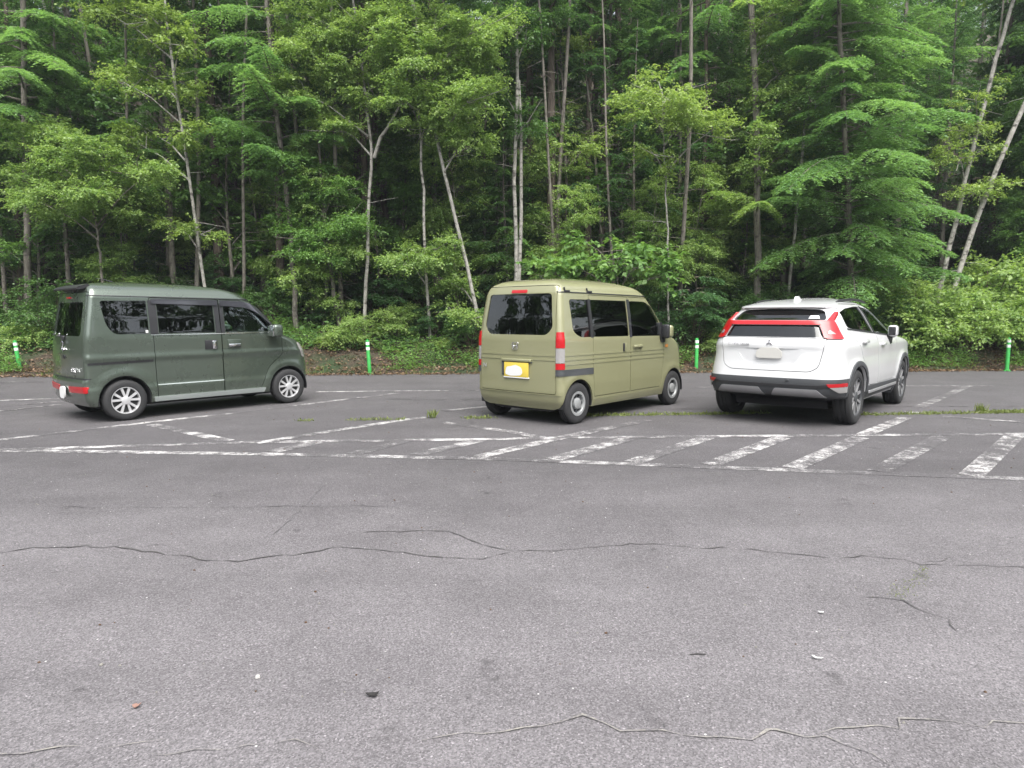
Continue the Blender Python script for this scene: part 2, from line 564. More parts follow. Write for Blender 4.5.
# ---- the trees one can tell apart along the edge of the wood
def hero(name, label, Y, trunk, r0, r1, pads, leafmat, barkmat, leaf=0.085, dens=1.0, extra=(), group=None, cat='tree', H=None, cone=None, twigs=6, depth=0.8, up=0.0):
    pts = [at(u, v, Y + (dy if len(q) > 2 else 0)) for q in trunk for u, v, dy in [(q[0], q[1], q[2] if len(q) > 2 else 0)]]
    b = pts[0].copy()
    dr = pts[0] - pts[1]
    zt = float(terr(b[0], b[1]))
    if b[2] > zt - 0.2:                                  # carry the foot down into the ground
        sl = dr / max(abs(dr[2]), 1e-6)
        b = pts[0] + sl * (b[2] - zt + 0.2)
        pts = [b] + pts
    if H is not None and pts[-1][2] < zt + H:              # the stem goes on above the picture
        dr = pts[-1] - pts[-2]; dr = dr / max(dr[2], 0.2); 
        hh = zt + H - pts[-1][2]
        pts += [pts[-1] + dr * hh * 0.5 + np.array([0.05, 0, 0]), pts[-1] + np.array([dr[0] * 0.6, dr[1] * .6, 1.0]) * hh]
    root = np.array([b[0], b[1], zt])
    t = empty(name, root)
    tag(t, label, cat, group)
    # resample with slight wobble
    P = np.array(pts) - root
    cum = np.concatenate([[0], np.cumsum(np.linalg.norm(np.diff(P, axis=0), axis=1))])
    s = np.linspace(0, cum[-1], 22)
    Q = np.stack([np.interp(s, cum, P[:, i]) for i in range(3)], -1)
    for _ in range(2): Q[1:-1] = (Q[:-2] + 2 * Q[1:-1] + Q[2:]) / 4
    Q[1:-1] += rng.normal(0, 0.012, Q[1:-1].shape)
    rad = np.interp(s, [0, cum[-1]], [r0 * 0.70, r1 * 0.68])
    lv, st = Leaves(), [tube(Q, list(rad), 10)]
    for ex in extra:                                      # forks
        E_ = [at(u, v, Y) - root for u, v in ex]
        st.append(tube(E_, list(np.linspace(r0 * 0.7, r0 * 0.35, len(E_))), 8, False))
    for (u, v, ru, rv) in pads:
        dy = rng.uniform(-depth, depth * 0.6)
        c = at(u, v, Y + dy) - root
        px = FOC / (Y + dy)
        rx, rz = ru / px, rv / px
        hz = max(0.3, c[2] - 0.35 - 0.5 * abs(c[0] - np.interp(c[2], Q[:, 2], Q[:, 0])))
        o = np.array([np.interp(hz, Q[:, 2], Q[:, i]) for i in range(3)])
        mid_ = (o + c) / 2 + np.array([0, 0, 0.12])
        st.append(tube([o, mid_, c], [min(0.03, r0 * 0.4), 0.014, 0.005], 5, False))
        for _ in range(3):
            e = c + rng.normal(0, 1, 3) * np.array([rx, rx * 0.8, rz]) * 0.6
            st.append(tube([mid_ * 0.4 + c * 0.6, (mid_ + e) / 2 * 0.3 + e * 0.7, e], [0.010, 0.007, 0.003], 4, False))
        pad(lv, c, (rx, min(rx, 1.0) * 0.85, rz), dens, leaf)
    if up > 0:                                            # crown above the picture
        ztop = Q[-1][2]
        for _ in range(int(up * 10)):
            h = rng.uniform(max(at(512, -10, Y)[2] - root[2] + 0.5, ztop * 0.45), ztop)
            ax = np.array([np.interp(h, Q[:, 2], Q[:, i]) for i in range(3)])
            a = rng.uniform(0, 6.28); sp = rng.uniform(0.2, 1.7)
            q = rng.uniform(0.5, 0.9)
            c = ax + np.array([math.cos(a) * sp, math.sin(a) * sp, 0])
            st.append(tube([ax - np.array([0, 0, 0.6]), c], [0.02, 0.006], 4, False))
            pad(lv, c, (q, q, q * 0.6), 0.7, 0.11)
    if cone is not None:                                  # conifer boughs on the stem
        for (h0, h1, nb, L0, L1, drp, dn) in cone:
            a = rng.uniform(0, 6.28)
            for i in range(nb):
                fr = (i + rng.random()) / nb
                h = h0 + (h1 - h0) * fr
                o = np.array([np.interp(h, Q[:, 2], Q[:, q]) for q in range(3)])
                a += 2.4 + rng.normal(0, 0.9)
                bough(lv, st, o, a, (L0 + (L1 - L0) * fr) * rng.uniform(0.4, 1.2), rng.normal(0.16, 0.16), drp * rng.uniform(0.6, 1.3), dens=dn)
    dead_twigs(st, [q for q in Q if q[2] > 0.8][:16], twigs, 1.0)
    link('trunk', mesh('trunk', *merge(st)), barkmat, t, 60)
    if lv.c: lv.build('crown', leafmat, t)
    return t

B, Gy, Br = M['bark_birch'], M['bark_grey'], M['bark_brown']
LB, LY, LG, LD, NE, ND = (M[q] for q in ('leaf_birch', 'leaf_yellow', 'leaf_green', 'leaf_dark', 'needle', 'needle_dark'))
hero('birch_tree', 'forked pale birch rising just behind the post between the two vans', 18.4,
     [(365, 338), (366, 270), (369, 200), (373, 140), (368, 118), (362, 60), (352, 0)], 0.075, 0.03,
     [(330, 60, 46, 24), (300, 45, 34, 20), (345, 92, 50, 20), (322, 20, 48, 22), (375, 30, 40, 24), (290, 85, 26, 14), (370, 88, 34, 18), (338, 128, 30, 14), (290, 20, 26, 16)], LB, B, 0.068, 1.0,
     extra=[[(374, 158), (380, 138), (388, 127), (400, 105), (412, 60)]], H=12, up=1.5)
hero('birch_tree', 'straight thin birch with a lone leafy tuft halfway up its stem', 18.2,
     [(429, 330), (425, 260), (423, 190), (420, 128), (416, 60), (410, 0)], 0.060, 0.03,
     [(420, 255, 36, 14), (404, 262, 24, 9), (440, 246, 22, 10), (410, 60, 40, 24), (440, 80, 40, 22), (405, 100, 30, 18), (438, 28, 40, 24), (425, 128, 34, 12), (400, 20, 30, 20)], LB, B, 0.068, 0.95, H=12, up=1.5)
hero('birch_tree', 'leaning birch whose foot is hidden behind the khaki van', 18.0,
     [(482, 345), (476, 310), (466, 262), (452, 205), (437, 140), (425, 80), (415, 20)], 0.075, 0.04,
     [(462, 55, 44, 26), (475, 95, 34, 20), (480, 25, 38, 24), (452, 118, 34, 14), (468, 140, 24, 16), (455, 285, 20, 14), (468, 318, 18, 12), (446, 308, 12, 8), (492, 78, 18, 14)], LB, B, 0.068, 0.95, H=12, up=1.5)
hero('birch_tree', 'tallest white birch standing over the roof of the khaki van', 18.9,
     [(516, 300), (516, 220), (514, 150), (518, 90), (517, 40), (514, -5)], 0.085, 0.05,
     [(528, 40, 22, 16), (505, 20, 24, 14), (540, 12, 30, 14), (500, 95, 16, 10), (530, 120, 20, 14)], LD, B, 0.068, 0.8,
     extra=[[(517, 330), (521, 220), (521, 130), (519, 80)]], H=13, up=1.8)
hero('birch_tree', 'slender birch with a flat yellow green crown between khaki van and white car', 17.9,
     [(668, 300), (667, 240), (666, 195), (664, 165), (663, 120), (662, 90)], 0.045, 0.02,
     [(668, 95, 42, 14), (640, 100, 26, 12), (695, 112, 34, 13), (715, 128, 22, 12), (660, 118, 34, 12), (650, 150, 18, 10), (668, 165, 18, 8), (690, 86, 20, 10), (655, 80, 22, 8)], LY, B, 0.07, 0.62)
hero('birch_tree', 'thin crooked birch climbing beside the thick grey trunk behind the white car', 19.2,
     [(786, 315), (790, 275), (796, 210), (804, 130), (810, 80), (816, 20), (818, -5)], 0.065, 0.04,
     [(800, 60, 20, 14), (830, 30, 22, 12), (818, 105, 18, 12)], LG, B, 0.07, 0.7, extra=[[(813, 50), (822, 15), (826, -10)]], H=12, up=1.5)
hero('birch_tree', 'leaning pale trunk with yellow leaf tufts above the bright thicket', 19.6,
     [(946, 262), (955, 225), (966, 175), (985, 100), (1004, 30), (1016, -10)], 0.095, 0.06,
     [(962, 130, 18, 12), (980, 122, 14, 9), (975, 95, 14, 10), (958, 155, 22, 10), (990, 85, 10, 8), (985, 148, 12, 6)], LY, B, 0.07, 0.6, H=13, up=1.2)
hero('birch_tree', 'bare pale trunk leaning out of the haze over the bright thicket', 19.2,
     [(962, 262), (975, 222), (990, 185), (1008, 140), (1026, 100), (1055, 40)], 0.10, 0.075,
     [(975, 190, 30, 6), (1000, 183, 18, 5)], LY, B, 0.07, 0.6, H=12, up=1.5)
hero('birch_tree', 'mottled birch tilting behind the feathery boughs above the dark green van', 21.5,
     [(112, 285), (104, 260), (90, 205), (75, 137), (60, 75), (49, 25), (41, -5)], 0.085, 0.05, [(40, 30, 24, 12), (30, 12, 26, 12)], LD, B, 0.068, 0.7, H=12, up=1.4)
hero('birch_tree', 'slim birch with yellow green leaf shelves above the dark green van', 18.4,
     [(208, 310), (204, 285), (197, 235), (189, 170), (178, 105), (170, 50), (164, 0)], 0.065, 0.04,
     [(150, 75, 30, 11), (120, 80, 22, 9), (175, 85, 26, 12), (165, 35, 30, 12), (145, 18, 34, 14), (182, 40, 20, 12), (135, 8, 30, 12), (155, 135, 38, 13), (185, 128, 22, 11), (135, 142, 24, 10), (200, 232, 18, 12), (178, 228, 22, 10), (105, 12, 22, 12)], LY, B, 0.08, 0.62, H=11, up=1.0)
hero('broadleaf_tree', 'young leafy tree with pale foliage over the rear of the dark green van', 18.2,
     [(105, 330), (104, 300), (100, 260), (95, 215), (88, 170)], 0.07, 0.02,
     [(40, 130, 40, 16), (25, 145, 26, 12), (70, 150, 34, 15), (100, 165, 44, 18), (60, 175, 40, 16), (120, 185, 46, 18), (25, 182, 34, 16), (85, 195, 46, 16), (150, 172, 26, 13), (45, 205, 38, 14), (115, 215, 40, 14)], LB, Gy, 0.068, 0.9)
hero('broadleaf_tree', 'grey stemmed tree with fluffy mid green crown over the nose of the dark green van', 19.0,
     [(341, 338), (336, 310), (331, 275), (327, 240), (322, 190), (318, 140)], 0.10, 0.04,
     [(318, 205, 42, 18), (300, 190, 34, 16), (345, 220, 34, 18), (330, 240, 40, 16), (300, 235, 34, 16), (288, 215, 24, 12), (320, 255, 34, 10), (340, 188, 22, 12), (316, 165, 26, 10), (290, 158, 22, 9)], LG, Gy, 0.068, 0.9)
hero('larch_tree', 'larch with bright layered boughs reaching over the front of the dark green van', 19.0,
     [(296, 320), (292, 250), (286, 190), (278, 130), (272, 70), (266, 0)], 0.11, 0.06, [], NE, Gy,
     cone=[(4.0, 7.0, 17, 2.4, 2.1, 0.25, 1.15), (7.0, 13.5, 26, 2.2, 0.4, 0.3, 0.9)], H=14, twigs=14)
hero('larch_tree', 'larch with heavy drooping boughs beside the forest end of the dark green van', 19.5,
     [(28, 310), (27, 230), (25, 150), (24, 80), (22, 0)], 0.14, 0.07, [], NE, Gy,
     cone=[(5.6, 8.2, 26, 2.3, 2.0, 0.40, 1.2), (8.2, 14, 22, 2.2, 0.4, 0.3, 0.9)], H=14.5, twigs=14)
hero('larch_tree', 'thick straight grey trunk rising right behind the roof of the white car', 19.4,
     [(757, 315), (757, 230), (757, 150), (755, 80), (752, 20), (750, -10)], 0.145, 0.10,
     [(770, 40, 24, 12), (785, 70, 30, 14), (770, 100, 30, 14), (795, 115, 26, 14), (765, 135, 26, 12), (790, 150, 28, 12), (775, 12, 24, 12), (755, 165, 20, 9)], LB, Gy, 0.08, 0.7,
     cone=[(3.2, 3.6, 3, 1.9, 1.7, 0.2, 1.3), (8.5, 14.0, 20, 2.4, 0.6, 0.3, 0.9)], H=15, twigs=24)
hero('larch_tree', 'broad shaggy larch with sweeping pale boughs behind the white car', 18.8,
     [(852, 330), (850, 250), (846, 170), (842, 90), (838, 0)], 0.13, 0.06, [], NE, Gy,
     cone=[(1.6, 5.0, 42, 2.4, 2.9, 0.32, 1.2), (5.0, 9.5, 56, 2.9, 2.1, 0.35, 1.2), (9.5, 14, 20, 1.8, 0.4, 0.3, 0.9)], H=14.5, twigs=8)
hero('larch_tree', 'larch with soft blue green boughs high above the khaki van', 21.5,
     [(600, 285), (602, 220), (603, 150), (604, 80), (604, 0)], 0.14, 0.09, [], NE, Br,
     cone=[(7.6, 10.0, 14, 2.2, 2.4, 0.3, 1.0), (10, 16, 24, 2.4, 0.5, 0.3, 0.8)], H=16.5, twigs=22)
hero('larch_tree', 'dark stemmed larch with a bright bough shelf between khaki van and white car', 20.5,
     [(700, 300), (702, 230), (704, 160), (706, 80), (707, 0)], 0.10, 0.06, [], NE, Br,
     cone=[(6.6, 9.6, 16, 2.0, 2.2, 0.3, 1.1), (9.6, 15, 22, 2.2, 0.5, 0.3, 0.8)], H=15.5, twigs=18)
hero('pine_tree', 'stout brown trunk leaning in the gloom between the two birches', 22.5,
     [(398, 300), (391, 250), (382, 195), (374, 130), (368, 60)], 0.15, 0.10, [], ND, Br, cone=[(8, 15, 26, 2.2, 0.5, 0.3, 0.8)], H=16, twigs=20)
hero('pine_tree', 'thick grey trunk reaching up through the gap over the rear of the dark green van', 22.5,
     [(90, 235), (85, 180), (82, 135), (76, 70), (66, 10), (63, -10)], 0.17, 0.13, [], ND, Gy, cone=[(9, 16, 26, 2.2, 0.5, 0.3, 0.8)], H=17, twigs=24)
hero('broadleaf_tree', 'slim grey tree with a yellow tuft high over the khaki van', 20.5,
     [(564, 280), (566, 210), (566, 140), (562, 80), (560, 40)], 0.075, 0.03,
     [(560, 42, 20, 14), (575, 52, 20, 10), (590, 142, 22, 9), (575, 150, 22, 8), (605, 135, 14, 7), (548, 58, 18, 10), (560, 110, 20, 9)], LY, Gy, 0.08, 0.7)
hero('young_tree', 'sapling with hanging palmate leaves reaching over the roof of the khaki van', 18.0,
     [(622, 345), (622, 310), (618, 280), (612, 255)], 0.035, 0.012,
     [(640, 265, 30, 10), (600, 258, 34, 8), (565, 262, 30, 7), (625, 248, 26, 8), (655, 275, 16, 10), (580, 240, 16, 6), (640, 245, 14, 5), (540, 266, 20, 6)], LG, Gy, 0.16, 1.0, cat='sapling')
# ---- the deep wood: repeated trees on the slope
proto = [
    conifer('pine_tree', 15.0, 0.15, 5.5, 2.5, 56, ND, Br, 0.85, twigs=34),
    conifer('pine_tree', 14.0, 0.12, 3.6, 2.3, 58, NE, Gy, 0.9, twigs=30),
    conifer('pine_tree', 16.0, 0.17, 7.0, 2.7, 50, ND, Br, 0.85, twigs=36),
    conifer('pine_tree', 12.5, 0.09, 2.6, 2.0, 56, ND, Gy, 0.85, twigs=26),
    broadleaf('broadleaf_tree', 11.0, 0.10, 4.0, 1.9, 22, LD, Gy, 0.11, 0.7),
    broadleaf('broadleaf_tree', 9.0, 0.07, 2.2, 1.6, 20, LG, Gy, 0.11, 0.7),
]
meta = ['tall conifer with a bare lower trunk in the shade of the deep wood'] * 4 + ['leafy tree standing in the shade of the deep wood'] * 2
used = [False] * 6
spots = []
taken = [(-10.5, 19), (-4.4, 18.4), (-2.2, 18.2), (-.9, 18), (.1, 18.9), (4, 17.9), (7.8, 19.2), (6.9, 19.4), (9.4, 18.8), (13, 21), (14, 22)]
tries = 0
while len(spots) < 215 and tries < 20000:
    tries += 1
    Y = 20.3 + 36 * rng.random() ** 1.35
    X = rng.uniform(-0.92, 0.92) * (Y + 2)
    md = 1.35 + 0.035 * (Y - 20)
    if not (10.8 < X < 16 and Y < 24) and all((X - a) ** 2 + (Y - b_) ** 2 > md * md for a, b_ in spots + taken):
        spots.append((X, Y))
for X, Y in spots:
    i = int(rng.choice(6, p=[0.22, 0.17, 0.22, 0.17, 0.11, 0.11]))
    if Y < 24 and i == 1: i = 3
    sc = rng.uniform(0.85, 1.15)
    loc = (X, Y, float(terr(X, Y)))
    if not used[i]:
        o = proto[i]; used[i] = True
        o.location = loc; o.rotation_euler = (0, 0, rng.uniform(0, 6.28))
    else:
        o = copy_tree(proto[i], loc, rng.uniform(0, 6.28), sc)
    tag(o, meta[i], 'tree', 'trees of the deep wood')
mid_spots = []
for j in range(4000):
    if len(mid_spots) >= 34: break
    Y = rng.uniform(19.6, 24.5); X = rng.uniform(-0.80, 0.80) * Y
    if not 10.8 < X < 16 and all((X - a) ** 2 + (Y - b_) ** 2 > 1.2 for a, b_ in mid_spots + taken): mid_spots.append((X, Y))
for X, Y in mid_spots:
    i = int(rng.choice([1, 3, 4, 5], p=[0.3, 0.3, 0.15, 0.25]))
    o = copy_tree(proto[i], (X, Y, float(terr(X, Y)) - 0.3), rng.uniform(0, 6.28), rng.uniform(0.5, 0.95))
    tag(o, meta[i].replace('tall conifer with a bare lower trunk', 'low branched conifer'), 'tree', 'trees of the deep wood' if i > 3 else 'low conifers of the deep wood')
yt = [broadleaf('young_tree', 6.0, 0.045, 0.9, 1.3, 22, LB, Gy, 0.07, 0.75), broadleaf('young_tree', 7.5, 0.055, 1.6, 1.5, 26, LG, Gy, 0.075, 0.75), conifer('young_larch', 8.0, 0.07, 1.0, 2.0, 58, NE, Gy, 1.0, twigs=6)]
yused = [False] * 3
yl = ['young leafy tree filling the low edge of the wood', 'bushy young tree with mid green leaves inside the edge of the wood', 'young larch with low feathery boughs inside the edge of the wood']
yspots = []
for j in range(3000):
    if len(yspots) >= 30: break
    Y = rng.uniform(19.0, 23.5); X = rng.uniform(-0.80, 0.80) * Y
    if not 10.8 < X < 16 and all((X - a) ** 2 + (Y - b_) ** 2 > 2.0 for a, b_ in yspots): yspots.append((X, Y))
for X, Y in yspots:
    i = int(rng.choice(3, p=[0.3, 0.3, 0.4])); sc = rng.uniform(0.6, 1.05)
    loc = (X, Y, float(terr(X, Y)) - 0.1)
    if not yused[i]:
        o = yt[i]; yused[i] = True; o.location = loc
    else:
        o = copy_tree(yt[i], loc, rng.uniform(0, 6.28), sc)
    tag(o, yl[i], 'tree', ['young trees of the wood edge', 'bushy young trees of the wood edge', 'young larches of the wood edge'][i])
# slim bare stems between them
pole = empty('bare_trunk', (0, 0, 0))
path = trunk_path((0, 0, -0.3), (0.2, 0.1, 11), 0.1, 9)
st = [tube(path, list(np.linspace(0.062, 0.03, 9)), 7)]; dead_twigs(st, path, 26, 1.0)
link('trunk', mesh('trunk', *merge(st)), Gy, pole, 60)
for i in range(85):
    Y = rng.uniform(19.3, 30); X = rng.uniform(-0.72, 0.7) * Y
    if 9.8 < X < 17: X -= 9.0 + 12.0 * (i % 2)
    loc = (X, Y, float(terr(X, Y)))
    o = pole if i == 0 else copy_tree(pole, loc, rng.uniform(0, 6.28), 1)
    o.location = loc
    s_ = rng.uniform(0.7, 1.3); o.scale = (s_, s_, rng.uniform(0.8, 1.2))
    o.rotation_euler = (rng.normal(0, 0.05), rng.normal(0, 0.06), rng.uniform(0, 6.28))
    tag(o, 'slim bare stem standing in the shade of the deep wood', 'tree', 'bare stems of the deep wood')

# ---- shrubs under the trees
def shrub(name, r, h, npads, leafmat, leaf, dens=0.9, needle=False):
    t = empty(name, (0, 0, 0))
    lv, st = Leaves(), []
    for i in range(npads):
        a = rng.uniform(0, 6.28); q = r * rng.random() ** 0.6
        hh = h * rng.uniform(0.25, 1.0) * (1 - 0.35 * (q / r) ** 2)
        c = np.array([math.cos(a) * q, math.sin(a) * q, hh])
        st.append(tube([(c[0] * 0.1, c[1] * 0.1, -0.15), (c[0] * 0.55, c[1] * 0.55, hh * 0.6), tuple(c)], [0.014, 0.009, 0.003], 5, False))
        if needle:
            bough(lv, st, np.array([c[0] * 0.2, c[1] * 0.2, hh]), a, r * rng.uniform(0.5, 1.0), 0.15, 0.3, dens=1.1)
        else:
            b_ = rng.uniform(0.16, 0.36) * max(r, 0.5)
            pad(lv, c, (b_, b_, b_ * 0.6), dens, leaf)
    link('stems', mesh('stems', *merge(st)), Br, t)
    lv.build('foliage', leafmat, t)
    return t
sh = [shrub('shrub', 0.9, 1.1, 24, LB, 0.065), shrub('shrub', 0.7, 0.7, 18, LB, 0.06), shrub('shrub', 1.0, 1.5, 26, LD, 0.075), shrub('shrub', 0.5, 0.45, 12, LY, 0.055),
      shrub('fir_shrub', 1.2, 2.0, 34, ND, 0.09, needle=True)]
sused = [False] * 5
def put_shrub(i, X, Y, sc, label, group=None, cat='shrub'):
    loc = (X, Y, float(terr(X, Y)))
    if not sused[i]:
        o = sh[i]; sused[i] = True
        o.location = loc; o.scale = (sc, sc, sc); o.rotation_euler = (0, 0, rng.uniform(0, 6.28))
    else:
        o = copy_tree(sh[i], loc, rng.uniform(0, 6.28), sc)
    tag(o, label, cat, group)
    return o
# the big bright bushes by the white car's nose
for (u, Y, i, sc, lab) in [
    (925, 18.2, 1, 1.55, 'bright bush bulging over the asphalt edge in front of the white car'),
    (968, 18.3, 0, 1.35, 'tall bright bush between the white car and the last green post'),
    (1012, 18.6, 1, 2.0, 'high pale bush directly behind the last green post'),
    (1050, 18.4, 0, 1.6, 'bush cut by the picture edge beyond the last green post'),
    (905, 19.0, 0, 1.5, 'bush in the shade behind the nose of the white car'),
    (985, 20.0, 0, 1.9, 'tallest bush of the thicket under the leaning trunks'),
    (690, 18.3, 4, 0.95, 'dark needle leaved bush just before the nose of the khaki van'),
    (720, 17.9, 1, 0.8, 'low bright bush behind the green post beside the white car'),
    (660, 18.6, 2, 0.9, 'dark bush behind the windscreen of the khaki van'),
    (20, 17.6, 1, 0.8, 'bright bush behind the post at the tail of the dark green van'),
    (60, 18.4, 2, 0.9, 'arching bush over the tail of the dark green van'),
    (-15, 18.2, 2, 0.8, 'bush at the picture edge near the tail of the dark green van'),
    (325, 17.6, 3, 0.9, 'small yellowish bush in front of the nose of the dark green van'),
    (352, 18.0, 0, 0.7, 'leafy bush behind the green post between the vans'),
    (397, 18.4, 0, 0.75, 'bush at the foot of the brown leaning trunk'),
    (470, 17.9, 2, 0.6, 'low bush hugging the tail of the khaki van'),
    (440, 17.6, 3, 0.7, 'small bush on the litter bank left of the khaki van'.replace(' left of', ' beside'))]:
    p = at(u, 340, Y)
    put_shrub(i, p[0], Y, sc, lab)
for j in range(110):
    Y = rng.uniform(18.3, 32); X = rng.uniform(-0.75, 0.78) * Y
    i = int(rng.choice(5, p=[0.06, 0.03, 0.55, 0.03, 0.33]))
    put_shrub(i, X, Y, rng.uniform(0.45, 0.95), 'low shrub growing in the shade under the forest trees', 'shrubs under the forest trees')

# ---- what nobody could count: verge herbs, dead leaves, grass
def scatter(name, n, tmin, tmax, leafmat, leaf, hmax, mask=None, lab=None):
    lv = Leaves()
    x = rng.uniform(-1, 1, n) * (16 + 0.5 * tmax); t = tmin + (tmax - tmin) * rng.random(n) ** 1.3
    if mask is not None:
        kq = mask(x, t); x, t = x[kq], t[kq]
    y = edge_y(x) + t
    z = terr(x, y)
    N = len(x)
    hh = hmax * rng.random(N) ** 1.5
    for i in range(7):
        a = rng.uniform(0, 6.28, N)
        d = np.stack([np.cos(a), np.sin(a), rng.normal(0.1, 0.3, N)], -1)
        p = np.stack([x + rng.normal(0, 0.07, N), y + rng.normal(0, 0.07, N), z + 0.02 + hh * rng.random(N)], -1)
        nn = unit(np.array([0, 0, 1.0]) + rng.normal(0, 0.4, (N, 3)))
        sz = leaf * rng.uniform(0.6, 1.3, N)
        lv.add(p, d, nn, sz, sz * 0.6, rng.normal(0.5, 0.22, N))
    o = lv.build(name, leafmat)
    return tag(o, lab, None, None, 'stuff')
patch = lambda s, th: (lambda x, t: np.sin(x * 1.9 + s) + np.sin(x * 0.7 + 2 * s) + 0.6 * np.sin(t * 4 + x) > th)
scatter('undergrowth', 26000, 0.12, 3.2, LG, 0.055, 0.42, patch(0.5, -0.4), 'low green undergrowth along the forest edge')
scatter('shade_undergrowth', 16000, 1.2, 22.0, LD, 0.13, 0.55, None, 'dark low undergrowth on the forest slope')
scatter('dead_leaves', 4200, -0.30, 1.6, M['litter'], 0.06, 0.03, None, 'brown dead leaves on the forest bank')

lv = Leaves()
n = 5200
x = rng.uniform(-17, 17, n); t = rng.normal(0.06, 0.16, n)
kq = (np.sin(x * 2.3 + 1) + np.sin(x * 5.1) + rng.normal(0, .7, n)) > .1
x, t = x[kq], t[kq]; n = len(x); y = edge_y(x) + t
c = np.stack([x, y, np.maximum(terr(x, y), 0)], -1)
d = np.stack([rng.normal(0, .45, n), rng.normal(-.15, .45, n), rng.uniform(.4, 1.0, n)], -1)
lv.add(c, d, unit(rng.normal(0, 1, (n, 3))), rng.uniform(.05, .22, n), .012, rng.normal(.4, .25, n))
tag(lv.build('verge_grass', M['grass']), 'thin grass fringe along the broken asphalt edge', None, None, 'stuff')
# ------------------------------------------------------------------ moist air
HZ = bpy.data.materials.new('haze')
HZ.use_nodes = True
k = NT(HZ)
HZ.node_tree.nodes.remove(k.p)
pv = k.n('ShaderNodeVolumePrincipled', i_Density=0.0009, i_Anisotropy=0.3)
pv.inputs['Color'].default_value = (0.86, 0.93, 1.0, 1)
k.l(pv.outputs[0], HZ.node_tree.nodes['Material Output'].inputs['Volume'])
tag(link('haze', mesh('haze', *boxv(-170, 170, -130, 130, -1.6, 56)), HZ), 'thin moist haze over the car park and the wood', None, None, 'stuff')
# ------------------------------------------------------------------ cars
def paint(name, rgb, metal=0.35, rough=0.38, coat=1.0):
    m = mat(name, rgb, rough, metal, coat)
    m.node_tree.nodes['Principled BSDF'].inputs['Coat Roughness'].default_value = 0.09
    k = NT(m)
    tc = k.n('ShaderNodeTexCoord').outputs['Object']
    n = k.noise(tc, 3.0, 5, 0.65)
    z = k.n('ShaderNodeSeparateXYZ')
    k.l(tc, z.inputs[0])
    low = k.ramp(k.math('ADD', z.outputs['Z'], k.math('MULTIPLY', n, 0.25)), [(0.22, g(1)), (0.52, g(0))])
    c = k.mix(k.math('MULTIPLY', low, 0.22), rgb, (0.16, 0.145, 0.125))          # road dust on the sills
    k.l(c, k.p.inputs['Base Color'])
    k.l(k.ramp(n, [(0.3, g(rough - 0.05)), (0.7, g(rough + 0.07))]), k.p.inputs['Roughness'])
    return m
P_GREEN = paint('dark_green_paint', (0.090, 0.113, 0.090), 0.55, 0.28)
P_KHAKI = paint('khaki_paint', (0.247, 0.245, 0.137), 0.2, 0.42)
P_WHITE = paint('white_paint', (0.56, 0.565, 0.57), 0.0, 0.40)
P_SILL = paint('grey_sill_paint', (0.48, 0.53, 0.51), 0.4, 0.35)
BLK = mat('black_plastic', (0.018, 0.018, 0.020), 0.45)
DKG = mat('grey_cladding', (0.050, 0.053, 0.057), 0.55)
SATIN = mat('satin_silver', (0.40, 0.40, 0.41), 0.35, 0.6)
CHROME = mat('chrome', (0.80, 0.80, 0.82), 0.12, 1.0)
ALLOY = mat('alloy', (0.72, 0.72, 0.73), 0.32, 0.6)
STEEL = mat('painted_steel', (0.36, 0.37, 0.37), 0.4, 0.4)
TYRE = mat('tyre_rubber', (0.022, 0.022, 0.023), 0.8)
RIMBACK = mat('brake_shadow', (0.02, 0.02, 0.021), 0.7)
UPH = mat('grey_upholstery', (0.16, 0.155, 0.145), 0.9)
DASH = mat('dashboard_plastic', (0.05, 0.05, 0.052), 0.7)
PLATE_W = mat('white_plate', (0.66, 0.66, 0.65), 0.5)
PLATE_G = mat('off_white_plate', (0.50, 0.49, 0.46), 0.5)
PLATE_Y = mat('yellow_plate', (0.62, 0.47, 0.07), 0.5)
RED = mat('red_lens', (0.38, 0.006, 0.010), 0.28, 0, 0.3)
REDDK = mat('dim_red_lens', (0.30, 0.012, 0.015), 0.15, 0, 1.0)
CLEARL = mat('clear_lens', (0.27, 0.26, 0.255), 0.15, 0, 1.0)
AMBER = mat('amber_lens', (0.55, 0.22, 0.05), 0.2, 0, 0.6)
for m_ in (UPH,):
    k = NT(m_)
    k.l(k.ramp(k.noise(None, 60, 3, 0.6), [(0.3, (0.13, 0.125, 0.118)), (0.7, (0.20, 0.195, 0.18))]), k.p.inputs['Base Color'])

SMOKE = mat('smoked_plastic', (0.035, 0.035, 0.042), 0.08, 0, 1.0)

def glass(name, tint, ior=1.75):
    m = bpy.data.materials.new(name)
    m.use_nodes = True
    k = NT(m)
    tr = k.n('ShaderNodeBsdfTransparent'); tr.inputs[0].default_value = (*tint, 1)
    gl = k.n('ShaderNodeBsdfGlossy'); gl.inputs['Roughness'].default_value = 0.01
    gl.inputs['Color'].default_value = (0.95, 0.97, 0.97, 1)
    fr = k.n('ShaderNodeFresnel'); fr.inputs['IOR'].default_value = ior
    mx = k.n('ShaderNodeMixShader')
    k.l(fr.outputs[0], mx.inputs[0]); k.l(tr.outputs[0], mx.inputs[1]); k.l(gl.outputs[0], mx.inputs[2])
    k.l(mx.outputs[0], k.t.nodes['Material Output'].inputs['Surface'])
    return m
G_DARK = glass('privacy_glass', (0.14, 0.15, 0.15), 1.7)
G_CLEAR = glass('window_glass', (0.86, 0.93, 0.89), 1.5)

